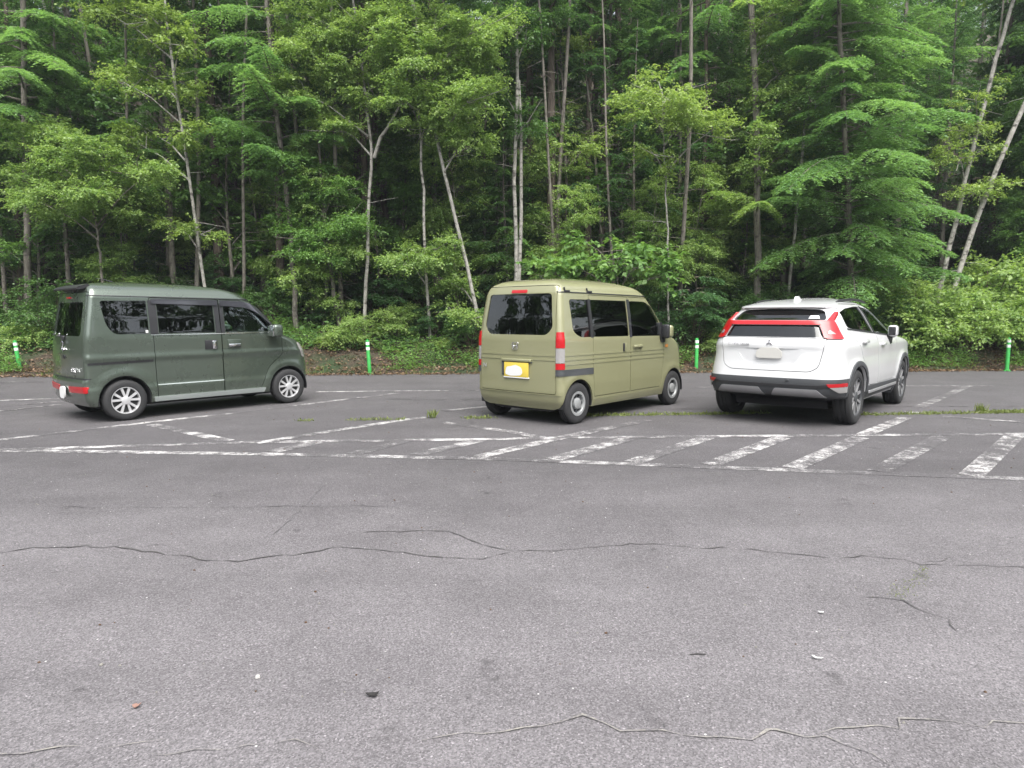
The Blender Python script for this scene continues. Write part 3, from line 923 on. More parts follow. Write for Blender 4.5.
class Body:
    """closed car skin lofted from horizontal slices; off pushes the skin out (+) or in (-)"""
    def __init__(s, zs, xr, xf, w, rcr, rcf, bowr, bowf, taper, arches, top):
        s.T = [(np.array(a)[:, 0], np.array(a)[:, 1]) for a in (xr, xf, w)]
        s.zs, s.rcr, s.rcf, s.bowr, s.bowf, s.taper, s.arches, s.top = zs, rcr, rcf, bowr, bowf, taper, arches, top
    def tab(s, i, z):
        a, b = s.T[i]
        o = np.array([-0.012, -0.006, 0, 0.006, 0.012])
        return float(np.mean(np.interp(z + o, a, b)))
    def outline(s, z, off):
        q = min(max((z - 1.0) / 0.3, 0), 1)
        zz = z - off * q
        xr, xf, w = s.tab(0, zz) - off, s.tab(1, zz) + off, s.tab(2, zz) + off
        w = max(w, 0.02)
        L = xf - xr
        rr = min(s.rcr, w * 0.85, L * 0.3); rf = min(s.rcf, w * 0.85, L * 0.3)
        br = s.bowr * min(1, w / 0.6); bf = s.bowf * min(1, w / 0.6)
        pts = []
        for y in np.linspace(0, w - rr, 7)[:-1]:
            pts.append((xr + br * (y / w) ** 2, y))
        x0 = xr + br * ((w - rr) / w) ** 2
        for a in np.linspace(0, math.pi / 2, 9):
            pts.append((x0 + rr * (1 - math.cos(a)), w - rr + rr * math.sin(a)))
        x1 = xf - bf * ((w - rf) / w) ** 2
        for x in np.linspace(x0 + rr, x1 - rf, 58)[1:-1]:
            pts.append((x, w))
        for a in np.linspace(math.pi / 2, 0, 9):
            pts.append((x1 - rf * (1 - math.cos(a)), w - rf + rf * math.sin(a)))
        for y in np.linspace(w - rf, 0, 7)[1:]:
            pts.append((xf - bf * (y / w) ** 2, y))
        out = []
        for x, y in pts:
            y = y * s.taper(x, z)
            if y > 0.5 and s.arches:
                for (cx, cz, ra, amt) in s.arches:
                    d = abs(math.hypot(x - cx, z - cz) - ra)
                    if d < 0.09 and z > cz - 0.15: y += amt * (0.5 + 0.5 * math.cos(math.pi * d / 0.09))
            out.append((x, y))
        return out
    def solid(s, off=0.0, z0=None, z1=None):
        z0 = s.zs[0] if z0 is None else z0
        z1 = (s.top + off) if z1 is None else z1
        lev = [z for z in s.zs if z0 + 0.006 < z < z1 - 0.006]
        lev = [z0] + lev + [z1]
        V, F = [], []
        rings = []
        for z in lev:
            h = s.outline(z, off)
            ring = [(x, -y, z) for x, y in h] + [(x, y, z) for x, y in h[-2:0:-1]]
            rings.append(len(V)); V += ring
        n = len(ring)
        for i in range(len(lev) - 1):
            a, b = rings[i], rings[i + 1]
            for k in range(n):
                k2 = (k + 1) % n
                F.append((a + k, a + k2, b + k2, b + k))
        F.append(tuple(rings[0] + k for k in range(n - 1, -1, -1)))
        F.append(tuple(rings[-1] + k for k in range(n)))
        return V, F

def to_mesh(vf):
    me = mesh('work', *vf)
    bm = bmesh.new(); bm.from_mesh(me)
    bmesh.ops.recalc_face_normals(bm, faces=bm.faces)
    bm.to_mesh(me); bm.free()
    return me

def boo(a, b, op):
    """boolean of two meshes -> new mesh"""
    oa = bpy.data.objects.new('work_a', a); ob = bpy.data.objects.new('work_b', b)
    COL.objects.link(oa); COL.objects.link(ob)
    md = oa.modifiers.new('b', 'BOOLEAN'); md.operation = op; md.object = ob; md.solver = 'EXACT'
    dg = bpy.context.evaluated_depsgraph_get()
    me = bpy.data.meshes.new_from_object(oa.evaluated_get(dg))
    bpy.data.objects.remove(oa); bpy.data.objects.remove(ob)
    return me

def rpoly(pts, r=0.03, seg=5):
    out = []
    n = len(pts)
    for i in range(n):
        p = Vector(pts[i][:2]); a = Vector(pts[i - 1][:2]); b = Vector(pts[(i + 1) % n][:2])
        rr = pts[i][2] if len(pts[i]) > 2 else r
        da, db = (a - p), (b - p)
        rr = min(rr, da.length * 0.45, db.length * 0.45)
        pa, pb = p + da.normalized() * rr, p + db.normalized() * rr
        for t in np.linspace(0, 1, seg):
            out.append(tuple((1 - t) ** 2 * pa + 2 * t * (1 - t) * p + t * t * pb))
    return out

def grow(poly, d):
    """offset a polygon outwards by d (about)"""
    n = len(poly)
    area = sum(poly[i - 1][0] * poly[i][1] - poly[i][0] * poly[i - 1][1] for i in range(n))
    sg = 1 if area > 0 else -1
    out = []
    for i in range(n):
        a, p, b = Vector(poly[i - 1]), Vector(poly[i]), Vector(poly[(i + 1) % n])
        t = (b - a)
        if t.length < 1e-9: out.append(tuple(p)); continue
        t.normalize()
        out.append((p.x + sg * t.y * d, p.y - sg * t.x * d))
    return out

def prism(poly, a, b, axis):
    """extrude a polygon: axis 'y' for (x,z) outlines, 'x' for (y,z) outlines, 'z' for (x,y)"""
    n = len(poly)
    mk = {'y': lambda p, t: (p[0], t, p[1]), 'x': lambda p, t: (t, p[0], p[1]), 'z': lambda p, t: (p[0], p[1], t)}[axis]
    V = [mk(p, a) for p in poly] + [mk(p, b) for p in poly]
    F = [tuple(range(n)), tuple(range(2 * n - 1, n - 1, -1))]
    for i in range(n):
        j = (i + 1) % n
        F.append((i, j, n + j, n + i))
    return V, F

def ring_poly(cx, cz, r0, r1, a0, a1, n=24):
    A = np.linspace(a0, a1, n)
    return [(cx + r1 * math.cos(a), cz + r1 * math.sin(a)) for a in A] + [(cx + r0 * math.cos(a), cz + r0 * math.sin(a)) for a in A[::-1]]

def wheel(parent, loc, side, R_, wt, style):
    """hub mesh with tyre and rim under it; side -1: outer face looks to -y"""
    rr = {'spoke': R_ * 0.66, 'steel': R_ * 0.60, 'sport': R_ * 0.70}[style]
    h = wt / 2
    hub = link('wheel', mesh('wheel', *merge([lathe([(0, -h * .35), (rr * 0.93, -h * .35), (rr * .93, h * .5), (0, h * .5)], 24)])), RIMBACK, parent, 40)
    hub.location = loc
    if side > 0: hub.rotation_euler = (0, 0, math.pi)
    # tyre with a rounded shoulder and grooves
    pr = [(rr * 0.99, -h * .80), (rr * 1.03, -h * .98), (rr + (R_ - rr) * .45, -h * 1.04), (R_ - .022, -h * .95), (R_ - .006, -h * .80)]
    for gx in (-.45, 0, .45):
        pr += [(R_, h * (gx - .09)), (R_ - .009, h * (gx - .07)), (R_ - .009, h * (gx + .07)), (R_, h * (gx + .09))]
    pr += [(R_ - .006, h * .80), (R_ - .022, h * .95), (rr + (R_ - rr) * .45, h * 1.04), (rr * 1.03, h * .98), (rr * .99, h * .8), (rr * .99, -h * .8)]
    link('tyre', mesh('tyre', *lathe(pr, 48)), TYRE, hub, 50)
    parts = [lathe([(rr, -h * .80), (rr * 1.0, -h * .93), (rr * .95, -h * .93), (rr * .92, -h * .70), (rr * .90, h * .7), (rr, h * .75), (rr, -h * .80)], 40)]
    def spoke(a, w0, w1, r0, r1, y0, y1, skew=0.0):
        ca, sa = math.cos(a), math.sin(a)
        V = []
        for r, w_, y, sk in ((r0, w0, y0, 0), (r1, w1, y1, skew)):
            for t, yy in ((-1, y + .010), (1, y + .010), (1, y + .03), (-1, y + .03)):
                u_, v_ = r, t * w_ + sk
                V.append((u_ * ca - v_ * sa, yy, u_ * sa + v_ * ca))
        return V, [(0, 1, 5, 4), (1, 2, 6, 5), (2, 3, 7, 6), (3, 0, 4, 7), (4, 5, 6, 7), (3, 2, 1, 0)]
    if style == 'spoke':
        for i in range(5):
            a = 2 * math.pi * i / 5 + 0.3
            parts.append(spoke(a - .16, .013, .017, .04, rr * .94, -h * .95, -h * .93, -.022))
            parts.append(spoke(a + .16, .013, .017, .04, rr * .94, -h * .95, -h * .93, .022))
        parts.append(lathe([(0, -h * 1.02), (.028, -h * 1.02), (.055, -h * .93), (.058, -h * .6), (0, -h * .6)], 20))
        m_ = ALLOY
    elif style == 'sport':
        for i in range(5):
            a = 2 * math.pi * i / 5 + 0.55
            parts.append(spoke(a - .20, .014, .017, .05, rr * .95, -h * .86, -h * .92, -.03))
            parts.append(spoke(a + .20, .014, .017, .05, rr * .95, -h * .86, -h * .92, .03))
        parts.append(lathe([(0, -h * .94), (.03, -h * .94), (.065, -h * .86), (.07, -h * .6), (0, -h * .6)], 20))
        m_ = ALLOY
    else:
        parts = [lathe([(rr, -h * .80), (rr, -h * .95), (rr * .80, -h * .93), (rr * .77, -h * .80), (rr * .77, h * .7), (rr, h * .75), (rr, -h * .80)], 40)]
        parts.append(lathe([(0, -h * 1.0), (rr * .36, -h * .99), (rr * .44, -h * .90), (rr * .46, -h * .55), (0, -h * .55)], 28))
        dsk = [spoke(2 * math.pi * i / 8, .016, .016, rr * .40, rr * .82, -h * .66, -h * .78) for i in range(8)]
        link('wheel_disc', mesh('wheel_disc', *merge(dsk)), DKG, hub, 35)
        m_ = STEEL
    if style == 'sport':
        link('rim', mesh('rim', *merge([parts[0], parts[-1]])), DKG, hub, 35)
        parts = parts[1:-1]
        link('rim_spokes', mesh('rim_spokes', *merge(parts)), SATIN, hub, 35)
    else:
        link('rim', mesh('rim', *merge(parts)), m_, hub, 35)
    if style == 'sport':
        dk = []
        for i in range(5):
            a = 2 * math.pi * i / 5 + 0.55 + math.pi / 5
            dk.append(spoke(a, .010, .014, .05, rr * .93, -h * .80, -h * .84))
        link('rim_insert', mesh('rim_insert', *merge(dk)), BLK, hub, 35)
    return hub

def finish(name, me, material, parent, ang=38):
    o = link(name, me, material, parent, ang)
    o.name = name
    return o

def seats(car, xs_, zf, w_, h, upm=UPH):
    for x in xs_:
        for y in (-w_, w_):
            p = [rbox(x - .24, x + .24, y - .22, y + .22, zf, zf + .16, .05), rbox(x - .34, x - .20, y - .22, y + .22, zf + .10, zf + h, .05), rbox(x - .35, x - .25, y - .12, y + .12, zf + h + .02, zf + h + .19, .04)]
            V, F = merge(p)
            link('seat', mesh('seat', V, F), upm, car, 40)

def cabin_front(car, x, z, y, xd):
    """dashboard and steering wheel (driver sits on the car's right)"""
    link('dashboard', mesh('dashboard', *rbox(xd - .22, xd + .12, -.60, .60, z - .25, z + .06, .05)), DASH, car, 40)
    pts = [(x + .06 * math.cos(a) * 1.0, y + .18 * math.sin(a), z + .12 + .17 * math.cos(a)) for a in np.linspace(0, 2 * math.pi, 25)]
    link('steering_wheel', mesh('steering_wheel', *merge([tube(pts, .014, 8, False), tube([(x, y - .17, z + .12), (x + .03, y, z + .1), (x, y + .17, z + .12)], .015, 6), tube([(x + .02, y, z + .1), (x + .2, y, z)], .03, 8)])), DASH, car, 60)

def build_car(name, loc, rz, label, cat, B_, wheels, Rw, wt, track, style, windows, doors, tail, paint_m, cav_z, arch_r):
    """windows: (part, polygon, axis, a, b, glass); doors: (part, polygon); tail: (part, polygon yz) -- polygons in metres"""
    car = empty(name, loc, rz)
    tag(car, label, cat)
    sol = to_mesh(B_.solid(0))
    cav = to_mesh(B_.solid(-0.055, cav_z, B_.top - 0.05))
    sol = boo(sol, cav, 'DIFFERENCE')
    wl = []
    for x in wheels:
        for sgn in (-1, 1):
            V, F = lathe([(0, .40), (arch_r, .40), (arch_r, 1.3), (0, 1.3)], 40)
            wl.append(([(p[0] + x, sgn * p[1], p[2] + Rw) for p in V], F))
            V, F = boxv(x - arch_r * .98, x + arch_r * .98, min(sgn * .405, sgn * 1.3), max(sgn * .405, sgn * 1.3), -.1, Rw)
    for q in wl: sol = boo(sol, to_mesh(q), 'DIFFERENCE')
    gsh = boo(to_mesh(B_.solid(-.008, 0.3)), to_mesh(B_.solid(-.014, 0.35)), 'DIFFERENCE')
    panes = []
    for part, poly, axis, a, b, gm in windows:
        P_ = prism(poly, a, b, axis)
        panes.append((part, boo(gsh, to_mesh(P_), 'INTERSECT'), gm))
        sol = boo(sol, to_mesh(P_), 'DIFFERENCE')
    outs = []
    body = sol
    for part, poly, axis, a, b in doors + tail:
        inner = boo(sol, to_mesh(prism(grow(poly, -.004), a, b, axis)), 'INTERSECT')
        body = boo(body, to_mesh(prism(grow(poly, .004), a, b, axis)), 'DIFFERENCE')
        outs.append((part, inner))
    finish('body', body, paint_m, car)
    made = {}
    for part, me in outs:
        o = finish(part, me, paint_m, car)
        made.setdefault(part, []).append(o)
    for part, me, gm in panes:
        finish(part, me, gm, car, 60)
    for x in wheels:
        for sgn in (-1, 1):
            hw_ = B_.tab(2, Rw + .2) - .016
            V, F = lathe([(.05, .43), (arch_r - .012, .43), (arch_r - .012, hw_), (arch_r - .004, hw_), (arch_r - .004, .415), (.05, .415)], 36)
            keep = [q for q in F if min(V[i][2] for i in q) > -.06]
            used_ = sorted({i for q in keep for i in q}); ix = {a: b for b, a in enumerate(used_)}
            link('wheel_liner', mesh('wheel_liner', [(V[i][0] + x, sgn * V[i][1], V[i][2] + Rw) for i in used_], [tuple(ix[i] for i in q) for q in keep]), BLK, car, 40)
            wheel(car, (x, sgn * track, Rw), sgn, Rw, wt, style)
    return car, made

def trim(car, shell, part, poly, axis, a, b, material, ang=38):
    me = boo(shell, to_mesh(prism(poly, a, b, axis)), 'INTERSECT')
    return finish(part, me, material, car, ang)

def shell_of(B_, out, inn, z0=0.2):
    return boo(to_mesh(B_.solid(out, z0)), to_mesh(B_.solid(-inn, z0 + .03)), 'DIFFERENCE')

def mir(poly): return [(-p[0],) + tuple(p[1:]) for p in poly]

def lettering(name, text, size, parent, loc, rot, material, depth=0.003):
    c = bpy.data.curves.new(name, 'FONT')
    c.body = text; c.size = size; c.extrude = depth; c.align_x = 'CENTER'; c.align_y = 'CENTER'; c.resolution_u = 3
    o = bpy.data.objects.new('work', c); COL.objects.link(o)
    dg = bpy.context.evaluated_depsgraph_get(); dg.update()
    me = bpy.data.meshes.new_from_object(o.evaluated_get(dg))
    bpy.data.objects.remove(o)
    l = link(name, me, material, parent)
    l.location = loc; l.rotation_euler = rot
    return l
REAR = (R(90), 0, R(-90))           # text that reads from behind the car
# ---- dark green van
zl = list(np.arange(.22, 1.62, .028)) + list(np.arange(1.62, 1.89, .016))
EV = Body(zl,
    [(.2, -.44), (.3, -.50), (.45, -.525), (.56, -.525), (.585, -.505), (.9, -.498), (1.15, -.48), (1.4, -.44), (1.65, -.395), (1.75, -.375), (1.81, -.35), (1.85, -.28), (1.87, -.16), (1.88, 0), (1.89, .25)],
    [(.2, 2.84), (.4, 2.91), (.6, 2.92), (.8, 2.885), (.95, 2.82), (1.03, 2.72), (1.08, 2.58), (1.13, 2.46), (1.2, 2.38), (1.4, 2.20), (1.6, 2.02), (1.66, 1.96), (1.70, 1.90), (1.76, 1.80), (1.82, 1.60), (1.855, 1.30), (1.88, .95), (1.89, .6)],
    [(.2, .69), (.3, .725), (.42, .735), (.455, .735), (.475, .725), (.55, .728), (.80, .724), (.845, .742), (.87, .742), (.90, .728), (1.1, .727), (1.17, .722), (1.4, .692), (1.62, .655), (1.675, .648), (1.69, .635), (1.74, .610), (1.79, .57), (1.845, .46), (1.875, .30), (1.89, .12)],
    .07, .22, .045, .14, lambda x, z: 1 - .05 * max(0, (x - 2.0) / .9) ** 2 - .02 * max(0, (.1 - x) / .6) ** 2, [(0, .277, .375, .016), (2.43, .277, .375, .016)], 1.89)
w1 = rpoly([(-.235, 1.615, .05), (.345, 1.625, .02), (.345, 1.17, .02), (-.10, 1.17, .16), (-.185, 1.30, .1)], .04)
w2 = rpoly([(.475, 1.60), (1.265, 1.575), (1.265, 1.17), (.475, 1.17)], .02)
w3 = rpoly([(1.42, 1.575, .02), (1.72, 1.565, .06), (1.93, 1.50, .10), (2.20, 1.235, .03), (2.20, 1.17, .02), (1.42, 1.17, .02)], .03)
wr = rpoly([(-.565, 1.15), (.565, 1.15), (.52, 1.60), (-.52, 1.60)], .06)
ws = rpoly([(-.60, 1.16), (.60, 1.16), (.54, 1.63), (-.54, 1.63)], .06)
d1 = rpoly([(.385, 1.665), (1.345, 1.655), (1.365, .285), (.415, .285)], .02)
d2 = rpoly([(1.352, 1.655, .02), (1.87, 1.635, .08), (2.33, 1.19, .05), (2.33, .80, .05), (2.09, .62, .1), (2.00, .40, .12), (1.95, .285, .03), (1.372, .285, .02)], .03)
tg = rpoly([(-.665, .595), (.665, .595), (.655, 1.10), (.595, 1.73), (-.595, 1.73), (-.655, 1.10)], .03)
win, drs = [], []
for sg in (-1, 1):
    A, B2 = (-1, -.45) if sg < 0 else (.45, 1)
    win += [('side_window', w1, 'y', A, B2, G_DARK), ('side_window', w2, 'y', A, B2, G_DARK), ('front_side_window', w3, 'y', A, B2, G_CLEAR)]
    A, B2 = (-1, -.665) if sg < 0 else (.665, 1)
    A, B2 = (-1, -.60) if sg < 0 else (.60, 1)
    drs += [('sliding_door', d1, 'y', A, B2), ('front_door', d2, 'y', A, B2)]
win += [('rear_window', wr, 'x', -1, 0.1, G_DARK), ('windscreen', ws, 'x', 1.75, 3, G_CLEAR)]
EVX, EVA = (-5.7736, 9.6312, 0), R(48.2)
ev, made = build_car('parked_van', EVX, EVA, 'dark green metallic van with tall roof and silver ten spoke wheels, parked apart', 'van', EV,
    (0, 2.43), .277, .165, .655, 'spoke', win, drs, [('tailgate', tg, 'x', -.7, -.20)], P_GREEN, .62, .335)
sh_ = shell_of(EV, .006, .012)
shp = shell_of(EV, .022, .004)
for sg in (-1, 1):
    A, B2 = (-1, -.4) if sg < 0 else (.4, 1)
    trim(ev, sh_, 'pillar_cover', rpoly([(.36, 1.63), (.465, 1.63), (.465, 1.165), (.36, 1.165)], .008), 'y', A, B2, BLK)
    trim(ev, sh_, 'pillar_cover', rpoly([(1.275, 1.62), (1.342, 1.62), (1.342, 1.165), (1.275, 1.165)], .008), 'y', A, B2, BLK)
    trim(ev, sh_, 'pillar_cover', rpoly([(1.358, 1.60), (1.412, 1.60), (1.412, 1.165), (1.358, 1.165)], .008), 'y', A, B2, BLK)
    trim(ev, shp, 'window_visor', rpoly([(.40, 1.655), (1.33, 1.645), (1.33, 1.565), (.40, 1.585)], .02), 'y', A, B2, SMOKE)
    trim(ev, shp, 'window_visor', rpoly([(1.365, 1.645, .01), (1.75, 1.635, .1), (1.98, 1.54, .1), (2.22, 1.27, .01), (2.18, 1.25, .01), (1.93, 1.475, .1), (1.72, 1.545, .06), (1.365, 1.56, .01)], .02), 'y', A, B2, SMOKE)
    trim(ev, shp, 'sill_trim', rpoly([(.36, .295), (2.02, .295), (2.00, .225), (.37, .225)], .012), 'y', A, B2, P_SILL)
    trim(ev, sh_, 'sliding_rail', rpoly([(-.43, .80), (.375, .815), (.375, .785), (-.43, .77)], .004), 'y', A, B2, BLK)
    trim(ev, sh_, 'belt_highlight', rpoly([(.36, 1.158), (2.2, 1.158), (2.2, 1.147), (.36, 1.147)], .003), 'y', A, B2, CHROME)  # chrome strip stands in for the highlight on the painted belt lip
    trim(ev, sh_, 'door_moulding', rpoly([(.42, .465), (1.36, .465), (1.36, .452), (.42, .452)], .003), 'y', A, B2, P_SILL)
    trim(ev, sh_, 'roof_gutter', rpoly([(-.36, 1.692), (1.9, 1.668), (1.9, 1.658), (-.36, 1.682)], .003), 'y', A, B2, BLK)
    for xa, xb in ((1.10, 1.28), (1.44, 1.64)):
        y = sg * .728
        back = link('door_handle_recess', mesh('door_handle_recess', *rbox(xa, xb, min(y, y + sg * .012), max(y, y + sg * .012), .925, 1.06, .005)), BLK if xa < 1.2 else P_GREEN, ev, 40)
        V, F = rbox(xa + .01, xb - .01, min(y + sg * .010, y + sg * .040), max(y + sg * .010, y + sg * .040), .955, .995, .008) if xa > 1.2 else rbox(xa + .10, xb - .02, min(y + sg * .010, y + sg * .040), max(y + sg * .010, y + sg * .040), .93, 1.05, .008)
        link('door_handle', mesh('door_handle', V, F), CHROME, ev, 40)
    # mirror
    y0 = sg * .70
    mr = [rbox(2.08, 2.24, min(y0 + sg * .06, y0 + sg * .26), max(y0 + sg * .06, y0 + sg * .26), 1.08, 1.28, .045)]
    mr.append(rbox(2.12, 2.22, min(y0 - sg * .02, y0 + sg * .10), max(y0 - sg * .02, y0 + sg * .10), 1.11, 1.19, .02))
    mo = link('door_mirror', mesh('door_mirror', *merge(mr)), P_GREEN, ev, 50)
    ya, yb = sorted((y0 + sg * .075, y0 + sg * .245))
    link('mirror_glass', mesh('mirror_glass', *rbox(2.070, 2.083, ya, yb, 1.10, 1.26, .005)), CHROME, mo, 40)
    trim(ev, sh_, 'headlight', rpoly([(2.60, .98), (3.0, .98), (3.0, .70), (2.70, .74)], .04), 'y', A * 1.0 if sg < 0 else .45, -.45 if sg < 0 else B2, CLEARL)
    tl = rpoly([(sg * .20, .475), (sg * .715, .49), (sg * .715, .405), (sg * .20, .395)], .012)
    trim(ev, sh_, 'tail_light', tl, 'x', -.7, -.40, RED)
# rear details
sp = prism(rpoly([(-.445, 1.785), (-.40, 1.812), (-.30, 1.842), (-.28, 1.82), (-.36, 1.775), (-.435, 1.762)], .012), -.50, .50, 'y')
link('roof_spoiler', to_mesh(sp), BLK, ev, 40)
link('brake_light', mesh('brake_light', *rbox(-.410, -.385, -.07, .07, 1.648, 1.672, .005)), RED, ev, 40)
trim(ev, sh_, 'bumper_step', rpoly([(-.72, .60), (.72, .60), (.72, .585), (-.72, .585)], .003), 'x', -.7, -.40, BLK)
link('number_plate', mesh('number_plate', *prism(rpoly([(.11, .30, .07), (-.10, .30, .07), (-.11, .46, .08), (-.03, .47, .05), (.11, .455, .07)], .06), -.552, -.536, 'x')), PLATE_W, ev, 40)
link('wiper', mesh('wiper', *merge([tube([(-.502, .02, 1.125), (-.502, .25, 1.155), (-.496, .45, 1.165)], .009, 6), rbox(-.515, -.48, -.05, .06, 1.09, 1.15, .015)])), BLK, ev, 50)
link('wiper_cover', mesh('wiper_cover', *rbox(-.522, -.50, .08, .22, 1.145, 1.185, .008)), CHROME, ev, 50)
S_ = [(.045, .045), (.0, .075), (-.045, .045), (.045, -.035), (.0, -.07), (-.045, -.04)]
link('emblem', mesh('emblem', *tube([(-.507, a, 1.015 + b) for a, b in S_], .009, 6)), CHROME, ev, 60)
lettering('lettering', 'EVERY', .075, ev, (-.512, -.42, .70), REAR, CHROME)
link('rear_lock', mesh('rear_lock', *rbox(-.512, -.495, -.05, .05, .84, .89, .008)), BLK, ev, 40)
link('window_sticker', mesh('window_sticker', *rbox(.30, .335, -.722, -.714, 1.18, 1.22, .003)), PLATE_W, ev, 40)
link('roof_antenna', mesh('roof_antenna', *tube([(.15, 0, 1.895), (.05, 0, 1.925), (-.05, 0, 1.935)], [.012, .008, .005], 6)), BLK, ev, 60)
link('underbody', mesh('underbody', *rbox(-.30, 2.75, -.52, .52, .17, .30, .03)), BLK, ev, 40)
seats(ev, (.35, 1.35), .66, .34, .62)
cabin_front(ev, 1.80, 1.0, -.34, 2.2)
# ---- khaki van
zl = list(np.arange(.2, 1.70, .028)) + list(np.arange(1.70, 1.915, .014))
NV = Body(zl,
    [(.2, -.33), (.3, -.385), (.42, -.41), (.66, -.412), (1.1, -.405), (1.4, -.375), (1.7, -.335), (1.8, -.30), (1.855, -.22), (1.89, -.06), (1.905, .2), (1.915, .5)],
    [(.2, 2.85), (.4, 2.965), (.6, 2.985), (.8, 2.96), (.95, 2.89), (1.02, 2.80), (1.08, 2.62), (1.12, 2.50), (1.3, 2.33), (1.5, 2.14), (1.65, 1.98), (1.72, 1.90), (1.8, 1.74), (1.855, 1.42), (1.89, 1.1), (1.905, .9), (1.915, .7)],
    [(.2, .70), (.3, .728), (.5, .7375), (1.1, .735), (1.13, .728), (1.4, .698), (1.65, .662), (1.70, .655), (1.715, .640), (1.76, .625), (1.81, .58), (1.865, .46), (1.90, .29), (1.915, .10)],
    .085, .24, .035, .12, lambda x, z: 1 - .05 * max(0, (x - 2.1) / .9) ** 2, [(0, .268, .355, .010), (2.52, .268, .355, .010)], 1.915)
w1 = rpoly([(-.145, 1.615, .05), (.272, 1.615, .01), (.278, 1.125, .01), (.03, 1.125, .10), (-.115, 1.205, .06)], .04)
w2 = rpoly([(.305, 1.615), (1.195, 1.61), (1.205, 1.115), (.312, 1.125)], .02)
w3 = rpoly([(1.275, 1.61, .03), (1.70, 1.605, .06), (1.90, 1.53, .10), (2.08, 1.31, .05), (2.08, 1.10, .03), (1.285, 1.11, .02)], .03)
wr = rpoly([(-.585, 1.255, .05), (-.50, 1.16, .06), (.50, 1.16, .06), (.585, 1.255, .05), (.53, 1.69, .05), (-.53, 1.69, .05)], .06)
ws = rpoly([(-.60, 1.14), (.60, 1.14), (.55, 1.66), (-.55, 1.66)], .06)
d1 = rpoly([(.29, 1.675), (1.235, 1.665), (1.25, .33), (.345, .33)], .02)
d2 = rpoly([(1.242, 1.665, .02), (1.88, 1.655, .08), (2.17, 1.30, .08), (2.19, .80, .05), (2.16, .58, .1), (2.11, .33, .03), (1.258, .33, .02)], .03)
tg = rpoly([(-.655, .41), (.655, .41), (.645, 1.10), (.60, 1.79), (-.60, 1.79), (-.645, 1.10)], .04)
win, drs = [], []
for sg in (-1, 1):
    A, B2 = (-1, -.45) if sg < 0 else (.45, 1)
    win += [('quarter_window', w1, 'y', A, B2, G_DARK), ('side_window', w2, 'y', A, B2, G_DARK), ('front_side_window', w3, 'y', A, B2, G_CLEAR)]
    A, B2 = (-1, -.60) if sg < 0 else (.60, 1)
    drs += [('sliding_door', d1, 'y', A, B2), ('front_door', d2, 'y', A, B2)]
win += [('rear_window', wr, 'x', -1, 0.1, G_DARK), ('windscreen', ws, 'x', 1.75, 3, G_CLEAR)]
nv, made = build_car('parked_van', (.3166, 9.2577, 0), R(48.4), 'boxy khaki van with a yellow number plate in the middle stall', 'van', NV,
    (0, 2.52), .2684, .145, .655, 'steel', win, drs, [('tailgate', tg, 'x', -.6, -.16)], P_KHAKI, .62, .318)
sh_ = shell_of(NV, .006, .012)
shr = shell_of(NV, .010, .004)
